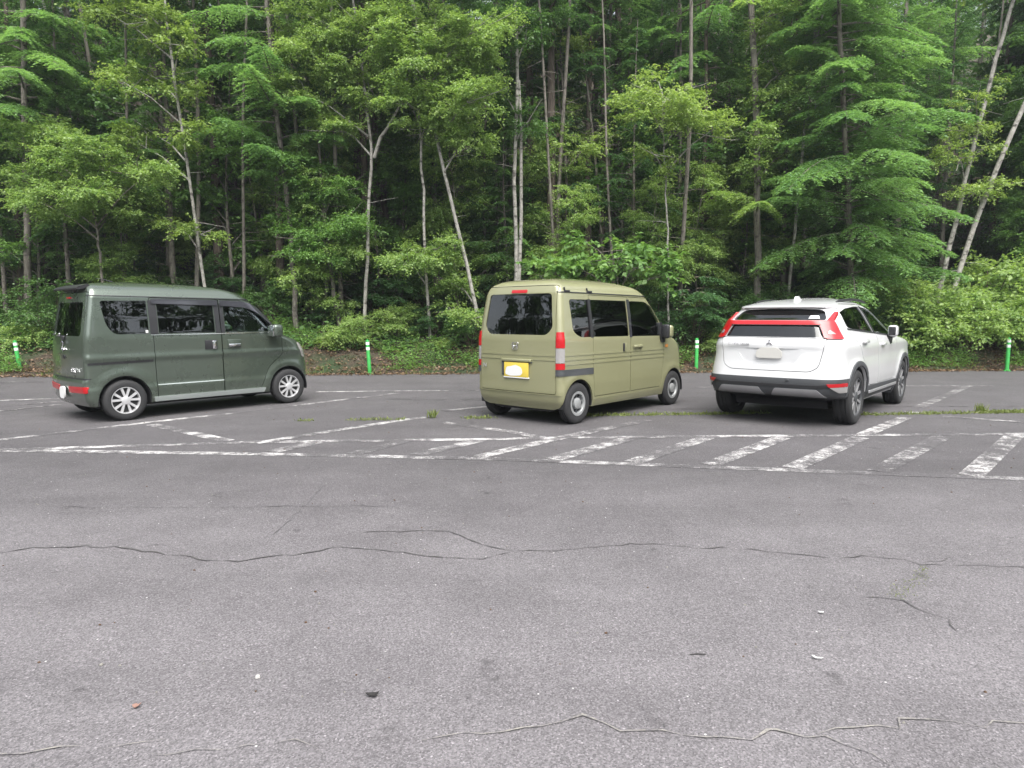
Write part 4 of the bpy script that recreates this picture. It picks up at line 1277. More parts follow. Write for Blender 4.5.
for sg in (-1, 1):
    A, B2 = (-1, -.4) if sg < 0 else (.4, 1)
    trim(nv, sh_, 'pillar_cover', rpoly([(1.207, 1.63), (1.272, 1.63), (1.282, 1.10), (1.217, 1.10)], .008), 'y', A, B2, SMOKE)
    for z_ in (.905, .848, .790):
        trim(nv, sh_, 'body_moulding', rpoly([(-.36, z_ + .011), (2.22, z_ + .006), (2.22, z_ - .016), (-.36, z_ - .011)], .003), 'y', A, B2, P_KHAKI)
    trim(nv, sh_, 'sliding_rail', rpoly([(-.40, .725), (.318, .72), (.318, .635), (-.40, .645)], .008), 'y', *((-1, -.662) if sg < 0 else (.662, 1)), DKG)
    trim(nv, sh_, 'window_divider', rpoly([(.262, 1.622), (.312, 1.622), (.320, 1.118), (.268, 1.118)], .004), 'y', A, B2, BLK)
    trim(nv, sh_, 'roof_gutter', rpoly([(-.30, 1.712), (1.88, 1.692), (1.88, 1.680), (-.30, 1.700)], .003), 'y', A, B2, BLK)
    trim(nv, sh_, 'sill_trim', rpoly([(.36, .30), (2.10, .30), (2.10, .225), (.36, .225)], .012), 'y', A, B2, P_KHAKI)
    lo, hi = sorted((sg * .655, sg * .80))
    for z0_, z1_, m_, nm in ((1.00, 1.20, RED, 'tail_light'), (.81, .995, CLEARL, 'reversing_light'), (.728, .805, RED, 'tail_light'), (.645, .723, DKG, 'corner_trim')):
        trim(nv, shr, nm, rpoly([(lo, z0_), (hi, z0_), (hi, z1_), (lo, z1_)], .006), 'x', -.7, -.315, m_)
    y = sg * .735
    a_, b_ = sorted((y, y + sg * .012))
    link('door_handle', mesh('door_handle', *rbox(1.04, 1.065, *sorted((y - sg * .002, y + sg * .02)), .90, 1.02, .006)), BLK, nv, 40)
    link('door_handle', mesh('door_handle', *rbox(1.08, 1.11, *sorted((y - sg * .002, y + sg * .018)), .90, 1.02, .006)), P_KHAKI, nv, 40)
    link('door_handle', mesh('door_handle', *merge([rbox(1.30, 1.53, *sorted((y + sg * .012, y + sg * .04)), .945, .985, .012), rbox(1.48, 1.54, *sorted((y - sg * .002, y + sg * .02)), .93, .99, .006)])), P_KHAKI, nv, 40)
    # mirror on a black foot
    y0 = sg * .70
    foot = [prism(rpoly([(2.06, 1.31), (2.20, 1.16), (2.20, 1.0), (2.09, 1.0), (2.05, 1.1)], .03), *sorted((y0 - sg * .03, y0 + sg * .055)), 'y'), rbox(2.10, 2.19, *sorted((y0, y0 + sg * .08)), 1.14, 1.22, .02)]
    mo = link('door_mirror', mesh('door_mirror', *merge(foot + [rbox(2.085, 2.15, *sorted((y0 + sg * .045, y0 + sg * .17)), 1.06, 1.27, .03)])), BLK, nv, 50)
    link('mirror_shell', mesh('mirror_shell', *rbox(2.12, 2.23, *sorted((y0 + sg * .05, y0 + sg * .19)), 1.07, 1.26, .04)), P_KHAKI, mo, 50)
    trim(nv, sh_, 'marker_light', rpoly([(2.23, .965), (2.31, .965), (2.31, .92), (2.23, .92)], .01), 'y', A, B2, AMBER)
    trim(nv, sh_, 'headlight', rpoly([(2.70, 1.0), (3.05, 1.0), (3.05, .80), (2.78, .80)], .05), 'y', -1 if sg < 0 else .45, -.45 if sg < 0 else 1, CLEARL)
    for x_ in (-.16, .33):
        link('roof_mount', mesh('roof_mount', *merge([rbox(x_ - .05, x_ + .05, *sorted((sg * .615, sg * .665)), 1.705, 1.73, .006), tube([(x_ - .03, sg * .64, 1.72), (x_ - .045, sg * .64, 1.765)], .010, 6)])), BLK, nv, 40)
trim(nv, sh_, 'brake_light', rpoly([(-.135, 1.742), (.13, 1.742), (.13, 1.702), (-.135, 1.702)], .008), 'x', -.7, -.15, RED)
for z_ in (.905, .848):
    for lo, hi in ((-.64, -.27), (.25, .64)):
        trim(nv, sh_, 'rear_moulding', rpoly([(lo, z_ + .010), (hi, z_ + .010), (hi, z_ - .012), (lo, z_ - .012)], .003), 'x', -.7, -.2, P_KHAKI)
trim(nv, sh_, 'rear_moulding', rpoly([(-.27, .905 + .01), (.25, .905 + .01), (.25, .905 - .012), (-.27, .905 - .012)], .003), 'x', -.7, -.2, P_KHAKI)
link('plate_garnish', mesh('plate_garnish', *rbox(-.438, -.40, -.275, .235, .805, .845, .012)), P_KHAKI, nv, 40)
link('plate_recess_shade', mesh('plate_recess_shade', *merge([rbox(-.418, -.40, -.285, .24, .795, .812, .004), rbox(-.418, -.405, .205, .24, .62, .80, .004)])), DKG, nv, 40)  # dark strips stand in for the shadow at the recess top and side
pl = link('number_plate', mesh('number_plate', *rbox(-.432, -.418, -.235, .185, .605, .795, .004)), PLATE_Y, nv, 40)
bl = rpoly([(.165, .64), (.14, .735), (.06, .745), (-.02, .765), (-.12, .73), (-.14, .66), (-.10, .625), (.08, .615)], .03)
link('plate_patch', to_mesh(prism(bl, -.4345, -.431, 'x')), PLATE_W, pl, 40)
link('plate_frame', mesh('plate_frame', *rbox(-.430, -.412, -.245, .195, .588, .606, .004)), PLATE_W, pl, 40)
hx = -.418
H = [tube([(hx, .032, 1.045), (hx, .024, .985)], .006, 6), tube([(hx, -.032, 1.045), (hx, -.024, .985)], .006, 6), tube([(hx, .028, 1.013), (hx, -.028, 1.013)], .006, 6)]
fr_ = rpoly([(.055, 1.058), (-.055, 1.058), (-.042, .968), (.042, .968)], .02)
H.append(tube([(hx, a, b) for a, b in fr_ + fr_[:1]], .005, 5))
link('emblem', mesh('emblem', *merge(H)), CHROME, nv, 60)
lettering('lettering', 'N', .085, nv, (-.424, .545, .735), REAR, STEEL)
trim(nv, sh_, 'bumper_step', rpoly([(-.72, .405), (.72, .405), (.72, .392), (-.72, .392)], .003), 'x', -.7, -.25, P_KHAKI)
link('roof_antenna', mesh('roof_antenna', *merge([rbox(.45, .55, .20, .26, 1.90, 1.925, .01), tube([(.5, .23, 1.915), (.38, .23, 1.95)], .007, 6)])), BLK, nv, 50)
link('underbody', mesh('underbody', *rbox(-.28, 2.75, -.50, .50, .16, .30, .03)), BLK, nv, 40)
link('rear_axle', mesh('rear_axle', *tube([(0, -.6, .25), (0, .6, .25)], .04, 10)), BLK, nv, 60)
seats(nv, (1.35,), .66, .34, .62)
cabin_front(nv, 1.82, 1.0, -.34, 2.2)
link('parcel', mesh('parcel', *merge([rbox(-.10, .35, -.45, -.05, .64, .98, .03), rbox(-.05, .30, .05, .42, .64, .90, .03)])), UPH, nv, 40)
# ---- white crossover
zl = list(np.arange(.26, 1.46, .028)) + list(np.arange(1.46, 1.65, .012))
EC = Body(zl,
    [(.24, -.30), (.345, -.40), (.372, -.69), (.44, -.77), (.50, -.79), (.60, -.795), (.66, -.78), (.80, -.755), (.97, -.735), (1.02, -.745), (1.10, -.72), (1.13, -.695), (1.28, -.63), (1.335, -.61), (1.36, -.53), (1.43, -.41), (1.482, -.32), (1.492, -.32), (1.506, -.39), (1.525, -.38), (1.55, -.20), (1.58, .0), (1.61, .3), (1.635, .7), (1.65, 1.0)],
    [(.24, 3.35), (.4, 3.52), (.6, 3.56), (.8, 3.54), (.95, 3.42), (1.02, 3.15), (1.08, 2.6), (1.12, 2.36), (1.3, 2.00), (1.45, 1.68), (1.53, 1.42), (1.57, 1.30), (1.62, 1.2), (1.65, 1.12)],
    [(.24, .80), (.4, .868), (.55, .888), (.70, .893), (.86, .880), (.94, .884), (1.0, .886), (1.06, .868), (1.12, .840), (1.17, .812), (1.25, .778), (1.4, .712), (1.50, .655), (1.535, .625), (1.57, .57), (1.61, .47), (1.635, .30), (1.65, .12)],
    .29, .32, .07, .20, lambda x, z: 1 - .075 * max(0, (.35 - x) / 1.1) ** 1.5 * min(1.25, max(.75, .75 + (z - .6) * 1.6)) - .06 * max(0, (x - 2.5) / 1.0) ** 2, [(0, .3525, .44, .018), (2.67, .3525, .44, .018)], 1.65)
w1 = rpoly([(-.17, 1.44, .04), (.10, 1.49, .05), (.60, 1.52, .05), (.80, 1.52, .02), (.98, 1.155, .02), (.50, 1.19, .05), (-.14, 1.245, .05)], .03)
w2 = rpoly([(.855, 1.52, .02), (1.15, 1.495, .08), (1.50, 1.40, .1), (2.03, 1.14, .03), (2.0, 1.10, .02), (1.03, 1.152, .02)], .03)
wlo = rpoly([(-.625, 1.128), (.625, 1.128), (.545, 1.282), (-.545, 1.282)], .02)
wup = rpoly([(-.60, 1.342), (.60, 1.342), (.53, 1.455), (.47, 1.475), (.20, 1.485), (-.20, 1.485), (-.47, 1.475), (-.53, 1.455)], .03)
ws = rpoly([(-.66, 1.14), (.66, 1.14), (.54, 1.55), (-.54, 1.55)], .06)
d1 = rpoly([(.02, 1.55, .08), (.835, 1.55, .02), (1.02, 1.15, .05), (1.06, .46, .03), (.62, .46, .1), (.40, .62, .1), (.28, .80, .1), (.10, 1.00, .1), (-.22, 1.26, .08), (-.24, 1.44, .08)], .03)
d2 = rpoly([(.845, 1.55, .02), (1.15, 1.53, .08), (1.52, 1.43, .1), (2.10, 1.14, .05), (2.16, .80, .05), (2.10, .46, .05), (1.07, .46, .03), (1.03, 1.15, .05)], .03)
tg = rpoly([(-.665, 1.12, .03), (.665, 1.12, .03), (.60, .76, .06), (.50, .705, .04), (-.50, .705, .04), (-.60, .76, .06)], .03)
win, drs = [], []
for sg in (-1, 1):
    A, B2 = (-1, -.40) if sg < 0 else (.40, 1)
    win += [('rear_side_window', w1, 'y', A, B2, G_DARK), ('front_side_window', w2, 'y', A, B2, G_CLEAR)]
    A, B2 = (-1.1, -.70) if sg < 0 else (.70, 1.1)
    A, B2 = (-1.1, -.55) if sg < 0 else (.55, 1.1)
    drs += [('rear_door', d1, 'y', A, B2), ('front_door', d2, 'y', A, B2)]
win += [('lower_rear_window', wlo, 'x', -1, 0.1, G_DARK), ('upper_rear_window', wup, 'x', -1, .3, G_DARK), ('windscreen', ws, 'x', 1.3, 3, G_CLEAR)]
rec = rpoly([(-.44, .985, .03), (.44, .985, .03), (.30, .775, .05), (-.30, .775, .05)], .04)
ec, made = build_car('parked_car', (3.7688, 9.2619, 0), R(49.6), 'white crossover car with a red light bar across its split rear window', 'car', EC,
    (0, 2.67), .3525, .225, .775, 'sport', win, drs, [('tailgate', tg, 'x', -1.0, -.55)], P_WHITE, .70, .405)
for o in made['tailgate']:
    m2 = boo(o.data, to_mesh(prism(rec, -1.2, -.722, 'x')), 'DIFFERENCE')
    o.data = m2
    m2.materials.clear(); m2.materials.append(P_WHITE)
    m2.polygons.foreach_set('use_smooth', [True] * len(m2.polygons)); m2.set_sharp_from_angle(angle=R(38))
sh_ = shell_of(EC, .007, .012)
shc = shell_of(EC, .016, .004)
ring = lambda cx: ring_poly(cx, .3525, .408, .468, R(-18), R(198))
for sg in (-1, 1):
    A, B2 = (-1.1, -.55) if sg < 0 else (.55, 1.1)
    for cx in (0, 2.67):
        trim(ec, shc, 'wheel_arch_trim', ring(cx), 'y', A, B2, DKG)
    trim(ec, shc, 'sill_cladding', rpoly([(.44, .46), (2.26, .44), (2.22, .30), (.44, .28)], .02), 'y', A, B2, DKG)
    V, F = rbox(.52, 2.16, *sorted((sg * .885, sg * .905)), .355, .395, .008)
    link('sill_strip', mesh('sill_strip', V, F), SATIN, ec, 40)
    # tail lamps: body of the lamp and the blade that climbs the glass edge
    s_ = sg
    lamp = rpoly([(s_ * .595, 1.343, .01), (s_ * .685, 1.343, .02), (s_ * .80, 1.165, .02), (s_ * .92, 1.112, .02), (s_ * .685, 1.115, .02), (s_ * .635, 1.13, .01), (s_ * .56, 1.285, .02)], .02)
    trim(ec, shc, 'tail_light', lamp, 'x', -1, -.44, RED)
    blade = rpoly([(s_ * .62, 1.336), (s_ * .68, 1.336), (s_ * .66, 1.45), (s_ * .632, 1.45)], .01)
    trim(ec, shc, 'light_blade', blade, 'x', -1, -.20, RED)
    trim(ec, shell_of(EC, .020, .0) if False else shc, 'lamp_pod', rpoly([(s_ * .655, 1.205), (s_ * .675, 1.222), (s_ * .735, 1.172), (s_ * .665, 1.172)], .01), 'x', -1, -.22, CLEARL).location = (-.005, sg * .004, 0)
    fog = rpoly([(s_ * .70, .565), (s_ * .95, .575), (s_ * .95, .53), (s_ * .73, .525)], .008)
    fog2 = rpoly([(s_ * .735, .522), (s_ * .95, .527), (s_ * .95, .455), (s_ * .82, .45)], .008)
    f_ = trim(ec, shc, 'rear_reflector', fog, 'x', -1, -.46, RED); f_.location = (-.010, sg * .006, 0)
    f_ = trim(ec, shc, 'reversing_light', fog2, 'x', -1, -.46, CLEARL); f_.location = (-.010, sg * .006, 0)
    sk = rpoly([(s_ * .04, .385), (s_ * .105, .49), (s_ * .60, .49), (s_ * .70, .385)], .015)
    o = trim(ec, shc, 'skid_plate', sk, 'x', -1.1, -.55, SATIN); o.location = (-.012, 0, 0)
    for xa in (.16, 1.16):
        zc = 1.06 if xa < 1 else 1.0
        yb = sg * .885
        link('door_handle', mesh('door_handle', *rbox(xa, xa + .22, *sorted((yb - sg * .005, yb + sg * .03)), zc - .022, zc + .022, .014)), P_WHITE, ec, 40)
    y0 = sg * .84
    mo = link('door_mirror', mesh('door_mirror', *merge([prism(rpoly([(1.62, 1.10), (1.84, 1.10), (1.80, .99), (1.70, .98)], .02), *sorted((y0 - sg * .02, y0 + sg * .05)), 'y'), rbox(1.66, 1.76, *sorted((y0, y0 + sg * .10)), 1.075, 1.13, .02), rbox(1.615, 1.65, *sorted((y0 + sg * .03, y0 + sg * .125)), 1.11, 1.235, .015)])), BLK, ec, 50)
    link('mirror_shell', mesh('mirror_shell', *rbox(1.625, 1.79, *sorted((y0 + sg * .015, y0 + sg * .14)), 1.09, 1.255, .04)), P_WHITE, mo, 50)
    pts = [(x_, sg * (.535 + .02 * math.sin((x_ - .2) * 2)), 1.565 + .052 * math.sin(math.pi * (x_ - .15) / 1.5) ** .5) for x_ in np.linspace(.16, 1.6, 14)]
    link('roof_rail', mesh('roof_rail', *tube(pts, [.012] + [.018] * 12 + [.012], 8)), BLK, ec, 60)
    trim(ec, sh_, 'window_surround', rpoly([(-.15, 1.24), (2.02, 1.105), (2.02, 1.09), (-.15, 1.222)], .004), 'y', *((-1.1, -.4) if sg < 0 else (.4, 1.1)), BLK)
    trim(ec, sh_, 'pillar_cover', rpoly([(.815, 1.525), (.85, 1.525), (1.03, 1.15), (.99, 1.15)], .006), 'y', *((-1.1, -.4) if sg < 0 else (.4, 1.1)), BLK)
    trim(ec, sh_, 'headlight', rpoly([(2.95, 1.0), (3.7, .93), (3.7, .80), (3.2, .86)], .03), 'y', *((-1.1, -.45) if sg < 0 else (.45, 1.1)), CLEARL)
bar = rpoly([(-.60, 1.340), (.60, 1.340), (.56, 1.288), (-.56, 1.288)], .012)
trim(ec, shc, 'light_bar', bar, 'x', -1, -.22, RED)
low = rpoly([(-1, .62), (1, .62), (1, .27), (-1, .27)], .01)
trim(ec, sh_, 'bumper_cladding', low, 'x', -1.1, -.345, DKG)
trim(ec, sh_, 'bumper_underside', rpoly([(-.60, .374), (.60, .374), (.60, .2), (-.60, .2)], .01), 'x', -.72, .2, BLK)
o = trim(ec, shc, 'bumper_ridge', rpoly([(-.84, .545), (-.62, .515), (.62, .515), (.84, .545), (.84, .575), (.60, .545), (-.60, .545), (-.84, .575)], .005), 'x', -1.1, -.45, BLK)
o.location = (-.008, 0, 0)
trim(ec, sh_, 'spoiler_shade', rpoly([(-.52, 1.500), (.52, 1.500), (.53, 1.488), (-.53, 1.488)], .004), 'x', -1, .1, BLK)  # black strip stands in for the shading under the spoiler lip
link('number_plate', mesh('number_plate', *merge([prism(rpoly([(.165, .86, .04), (.165, .95, .06), (.10, .995, .03), (-.10, .995, .03), (-.165, .95, .06), (-.165, .86, .04)], .03), -.756, -.742, 'x')])), PLATE_G, ec, 40)
lettering('lettering', 'ECLIPSE CROSS', .042, ec, (-.742, .40, 1.035), REAR, CHROME, .004)
dia = lambda cy, cz, a: prism([(cy + .022 * math.cos(a) , cz + .022 * math.sin(a)), (cy + .012 * math.cos(a + 1.57), cz + .012 * math.sin(a + 1.57)), (cy - .022 * math.cos(a), cz - .022 * math.sin(a)), (cy - .012 * math.cos(a + 1.57), cz - .012 * math.sin(a + 1.57))], -.752, -.725, 'x')
link('emblem', mesh('emblem', *merge([dia(0, 1.082, math.pi / 2), dia(.02, 1.046, R(-30)), dia(-.02, 1.046, R(210))])), CHROME, ec, 30)
fin = prism(rpoly([(.18, 1.58), (.22, 1.655), (.27, 1.665), (.40, 1.61), (.42, 1.58)], .02), -.022, .022, 'y')
link('roof_antenna', to_mesh(fin), P_WHITE, ec, 40)
o = trim(ec, shell_of(EC, .004, .006), 'window_sticker', rpoly([(-.40, 1.36), (-.52, 1.36), (-.49, 1.40), (-.40, 1.40)], .004), 'x', -1, .1, PLATE_W)
link('parking_sensor', mesh('parking_sensor', *rbox(-.808, -.79, -.28, -.24, .585, .61, .006)), DKG, ec, 40)
link('underbody', mesh('underbody', *rbox(-.28, 3.3, -.60, .60, .22, .36, .03)), BLK, ec, 40)
seats(ec, (.30, 1.20), .74, .38, .50)
cabin_front(ec, 1.70, 1.02, -.38, 2.1)
# ------------------------------------------------------------------ the wood on the far side of the car park (seen in the glass and paint)
lv = Leaves(); st = []
far = []
for i in range(60):
    a = R(172 + 196 * i / 59.0 + rng.normal(0, 1.5)); rad = rng.uniform(44, 52)
    far.append((rad * math.cos(a), rad * math.sin(a), rng.uniform(24, 29) if abs(math.cos(a)) > .62 else rng.uniform(11, 14)))
for i in range(36):
    X = (1 if i % 2 else -1) * rng.uniform(20, 52)
    far.append((X, float(edge_y(X)) + rng.uniform(1, 9), rng.uniform(12, 17)))
for X, Y, H in far:
    z0_ = float(terr(X, Y)) if Y > 8 else 0
    st.append(tube([(X, Y, z0_ - .3), (X, Y, z0_ + H * .9)], [.2, .05], 6))
    for _ in range(24):
        h = rng.uniform(0.8, H); fr = h / H
        sp = (3.8 if H > 20 else 2.8) * (1 - .6 * fr ** 2) * rng.random() ** .5; b_ = rng.uniform(0, 6.28)
        pad(lv, np.array([X + math.cos(b_) * sp, Y + math.sin(b_) * sp, z0_ + h]), (1.7, 1.7, 1.2), 0.6, 0.45 if Y < 8 else 0.24, spray=8)
o = lv.build('distant_wood', LD)
tag(o, 'wood on the far side of the car park mirrored in the car windows', None, None, 'stuff')
o = link('distant_wood_stems', mesh('distant_wood_stems', *merge(st)), Br)
tag(o, 'stems of the wood on the far side of the car park', None, None, 'stuff')

# ------------------------------------------------------------------ painted lines
def ribbon(pts, wid, z, jit=0.0, step=0.15, taper=False):
    P = np.array([p[:2] for p in pts], float)
    cum = np.concatenate([[0], np.cumsum(np.linalg.norm(np.diff(P, axis=0), axis=1))])
    n = max(2, int(cum[-1] / step) + 1)
    s_ = np.linspace(0, cum[-1], n)
    Q = np.stack([np.interp(s_, cum, P[:, i]) for i in (0, 1)], -1)
    if jit: Q[1:-1] += rng.normal(0, jit, Q[1:-1].shape)
    T_ = np.gradient(Q, axis=0); T_ /= np.maximum(np.linalg.norm(T_, axis=1, keepdims=True), 1e-9)
    N_ = np.stack([-T_[:, 1], T_[:, 0]], -1)
    W_ = np.full(n, wid)
    if taper:
        W_ = wid * np.clip(rng.normal(0.8, 0.5, n), 0.1, 1.9); W_[0] = W_[-1] = 0.001
    V, F = [], []
    for i in range(n):
        V += [(*(Q[i] + N_[i] * W_[i] / 2), z), (*(Q[i] - N_[i] * W_[i] / 2), z)]
    for i in range(n - 1):
        F.append((2 * i, 2 * i + 1, 2 * i + 3, 2 * i + 2))
    return V, F
zc = [0.0025]
def line(pix, wid, m_='paint'):
    zc[0] += 0.00008
    o = link('parking_line', mesh('parking_line', *ribbon([gp(*p) for p in pix], wid, zc[0])), M[m_])
    tag(o, kind='structure')
line([(-60, 447), (0, 440), (147, 422.5), (227, 413.7), (316, 403), (398, 393)], .13)
line([(152, 424.5), (228, 441)], .16)
line([(-40, 452), (0, 450), (256, 442), (478, 439.5), (544, 438), (764, 436), (1018, 434), (1060, 433.6)], .13)
line([(-40, 450.5), (0, 450.5), (256, 454), (496, 459)], .14)
line([(496, 459), (732, 468), (1023, 479), (1080, 481)], .14, 'paint_faint')
line([(256, 443), (403, 420), (428, 417)], .14)
line([(443, 422.5), (512, 432), (544, 438)], .14)
line([(478, 457), (560, 438), (647, 420)], .17)
for a, b_, k_ in (((271, 452), (318, 442), 0), ((353, 454), (406, 440.5), 0), ((416, 455), (478, 440.5), 0), ((553, 459.5), (629, 438.5), 1), ((632, 462.5), (707, 437.5), 1), ((709.5, 465), (782, 437.5), 1), ((792, 468), (860, 437.5), 1), ((878, 471.5), (943, 436), 1), ((970.5, 476), (1015, 435), 1)):
    line([a, b_], .19, 'paint' if k_ else 'paint_faint')
line([(863, 435), (905, 417.5)], .17)
line([(918, 407.5), (968, 386)], .16, 'paint_faint')
line([(943, 416.3), (1024, 422.5), (1070, 426)], .13)
line([(905, 412.4), (926, 412.8)], .12)
line([(903, 386), (993, 386)], .10)
line([(316, 392), (400, 391), (480, 390.5)], .11, 'paint')
line([(696, 387.5), (715, 387)], .11)
line([(443, 411), (490, 406.5)], .12, 'paint_faint')
line([(0, 382.3), (46, 382)], .10, 'paint_faint')
line([(-20, 401.5), (25, 399.8), (75, 398.2)], .11, 'paint')
line([(-20, 413), (0, 411.3), (60, 404.5)], .11)
line([(18, 405), (75, 400.5)], .10, 'paint')

# ------------------------------------------------------------------ cracks in the asphalt
CRK = paint_mat('crack_shadow', 0.46, 0.62, (0.055, 0.051, 0.052), (0.075, 0.07, 0.07), 9)
SANDY = paint_mat('sandy_crack_filling', 0.50, 0.70, (0.21, 0.198, 0.172), (0.29, 0.275, 0.24), 11)
def crack(pix, wid, m_):
    zc[0] += 0.00005
    tag(link('pavement_crack', mesh('pavement_crack', *ribbon([gp(*p) for p in pix], wid * (.62 if wid < .02 else 1), zc[0], jit=.013, step=.07, taper=True)), m_), kind='structure')
crack([(-20, 554), (0, 553), (30, 548), (60, 547), (135, 548), (142, 551), (165, 555), (190, 557), (200, 561), (230, 561), (265, 558), (300, 555), (320, 551), (335, 547), (380, 550), (430, 557), (485, 560), (512, 552)], .016, CRK)
crack([(139, 548.5), (150, 546), (170, 545)], .008, CRK)
crack([(360, 533), (385, 532), (440, 531), (455, 534), (475, 542), (500, 549), (512, 552), (560, 551.5), (580, 548), (610, 546), (665, 544), (680, 547), (700, 549), (730, 547), (760, 552), (790, 554), (830, 558)], .014, CRK)
crack([(840, 558), (870, 556.5), (900, 560), (925, 565), (960, 566), (1040, 567.5)], .012, CRK)
crack([(325, 486), (300, 510), (273, 535)], .008, CRK)
crack([(925, 566), (940, 560), (952, 556)], .010, CRK)
crack([(860, 597), (893, 597.5), (905, 602), (925, 611), (950, 622), (960, 634)], .010, CRK)
crack([(0, 608), (20, 606), (36, 609)], .008, CRK)
crack([(60, 507), (200, 508), (330, 506), (430, 507)], .010, CRK)
crack([(440, 657), (460, 656), (476, 655)], .006, CRK)
crack([(-20, 752), (0, 750), (35, 748), (65, 746), (82, 747)], .010, SANDY)
crack([(100, 751), (118, 745), (130, 741), (165, 740)], .008, SANDY)
crack([(150, 755), (190, 751), (260, 751), (280, 744), (300, 741), (320, 747), (325, 757)], .008, SANDY)
crack([(420, 742), (465, 735), (512, 729), (542, 724), (574, 718), (590, 724), (612, 730), (662, 732), (690, 737), (707, 740), (740, 736), (772, 732), (817, 735), (840, 743), (857, 751), (880, 760), (892, 768)], .012, SANDY)
crack([(817, 735), (826, 729), (860, 727), (890, 731), (900, 729), (912, 721), (947, 722), (970, 725), (992, 724), (1040, 725)], .010, SANDY)
crack([(590, 408), (640, 409), (700, 409), (760, 408), (860, 407), (960, 406.5), (1040, 406)], .03, CRK)
crack([(385, 399), (440, 400), (520, 400), (600, 401)], .03, CRK)

# ------------------------------------------------------------------ weeds in the joints
def weeds(name, runs, lab, dens=1.0, hmax=.07, leaf=.05):
    lv = Leaves()
    for (u0, v0, u1, v1, spread, amount) in runs:
        a, b_ = gp(u0, v0), gp(u1, v1)
        n = int(np.linalg.norm(b_ - a) * 900 * dens * amount)
        f = rng.random(n)
        # clumps along the joint
        f = f[(np.sin(f * 37 + u0) + np.sin(f * 91) + rng.normal(0, .8, n)) > -.3]
        n = len(f)
        c = a + (b_ - a) * f[:, None] + rng.normal(0, spread, (n, 3)) * np.array([1, 1, 0])
        d = np.stack([rng.normal(0, .7, n), rng.normal(0, .7, n), rng.uniform(.15, 1.0, n)], -1)
        nn = unit(rng.normal(0, 1, (n, 3)))
        sz = leaf * rng.uniform(.4, 1.3, n) * hmax / .07
        c[:, 2] += .002
        lv.add(c, d, nn, sz, sz * .22, rng.normal(.5, .25, n))
    tag(lv.build(name, M['grass']), lab, None, None, 'stuff')
weeds('joint_weeds', [(585, 416, 765, 413.5, .05, 1.0), (860, 415, 1030, 412.5, .05, .8), (350, 420.5, 402, 420, .05, .5), (466, 418.5, 492, 418, .04, .8), (985, 412.5, 1040, 412, .06, 1.5), (300, 421, 310, 420.8, .04, .8)], 'yellowish weeds growing along the joint in the asphalt', 1.0)
weeds('crack_moss', [(893, 597, 905, 590, .03, .8), (900, 592, 922, 577, .03, .6), (917, 578, 926, 568, .02, .8)], 'mossy weeds in the asphalt crack', 1.0, .03, .03)
def tuft(u, v, h, n, lab):
    p = gp(u, v)
    lv = Leaves()
    c = rng.normal(0, .03, (n, 3)) * np.array([1, 1, 0])
    d = np.stack([rng.normal(0, .35, n), rng.normal(0, .35, n), np.ones(n)], -1)
    lv.add(c, d, unit(rng.normal(0, 1, (n, 3))), h * rng.uniform(.4, 1, n), .012, rng.normal(.4, .2, n))
    o = lv.build('weed_tuft', M['grass']); o.location = p
    tag(o, lab, 'weed')
tuft(432, 418, .17, 60, 'upright grassy weed tuft between the painted chevrons')
tuft(980, 412, .16, 70, 'grassy weed tuft near the end of the far stall line')

# ------------------------------------------------------------------ posts at the edge
POST = mat('green_post_plastic', (0.04, 0.33, 0.065), 0.45)
k = NT(POST); k.l(k.ramp(k.noise(k.n('ShaderNodeTexCoord').outputs['Object'], 8, 4, .6), [(.3, (0.03, 0.27, 0.05)), (.7, (0.045, 0.36, 0.075))]), k.p.inputs['Base Color'])
BAND = mat('white_reflective_band', (0.72, 0.74, 0.72), 0.35)
def post(u, v, lean, lab):
    p = gp(u, v)
    t = empty('marker_post', (p[0], p[1], 0))
    tag(t, lab, 'post', 'green posts along the asphalt edge')
    t.rotation_euler = (0, lean, rng.uniform(0, 1))
    link('pole', mesh('pole', *lathe([(0, 0), (.055, 0), (.050, .03), (.044, .06), (.043, .80), (.036, .825), (.015, .835), (0, .836)], 24, 'z')), POST, t, 40)
    for z_ in (.62, .745):
        link('reflective_band', mesh('reflective_band', *lathe([(.0425, z_ - .035), (.0455, z_ - .033), (.0455, z_ + .033), (.0425, z_ + .035)], 24, 'z')), BAND, t, 40)
    link('base', mesh('base', *lathe([(0, .001), (.095, .001), (.09, .014), (.05, .03), (0, .03)], 24, 'z')), POST, t, 40)
post(20.5, 374.3, R(-5), 'green post with white bands at the tail of the dark green van')
post(369.7, 374.2, R(-3), 'green post with white bands standing between the two vans')
post(696, 371.5, R(0), 'green post with white bands between the khaki van and the white car')
post(1006.5, 371, R(0.5), 'green post with white bands in front of the bright bushes')

# ------------------------------------------------------------------ little things on the ground
def blob(name, u, v, size, m_, lab, cat, flat=.6, z=0.0, grp=None):
    p = gp(u, v)
    bm = bmesh.new()
    bmesh.ops.create_icosphere(bm, subdivisions=3, radius=1)
    s3 = rng.uniform(1, 9)
    for q in bm.verts:
        n_ = 1 + .18 * math.sin(q.co.x * 3 + s3) + .14 * math.sin(q.co.y * 5 + s3) + .10 * math.sin(q.co.z * 7 + s3)
        q.co = Vector((q.co.x * n_ * size, q.co.y * n_ * size * .7, (q.co.z * n_ * flat) * size))
    me = bpy.data.meshes.new(name); bm.to_mesh(me); bm.free()
    o = link(name, me, m_, None, 180)
    o.location = (p[0], p[1], z + size * flat * .7)
    o.rotation_euler = (0, 0, rng.uniform(0, 6))
    tag(o, lab, cat, grp)
    return o
STONE = mat('pale_stone', (0.33, 0.32, 0.31), 0.8)
GSTONE = mat('grey_stone', (0.20, 0.195, 0.18), 0.9)
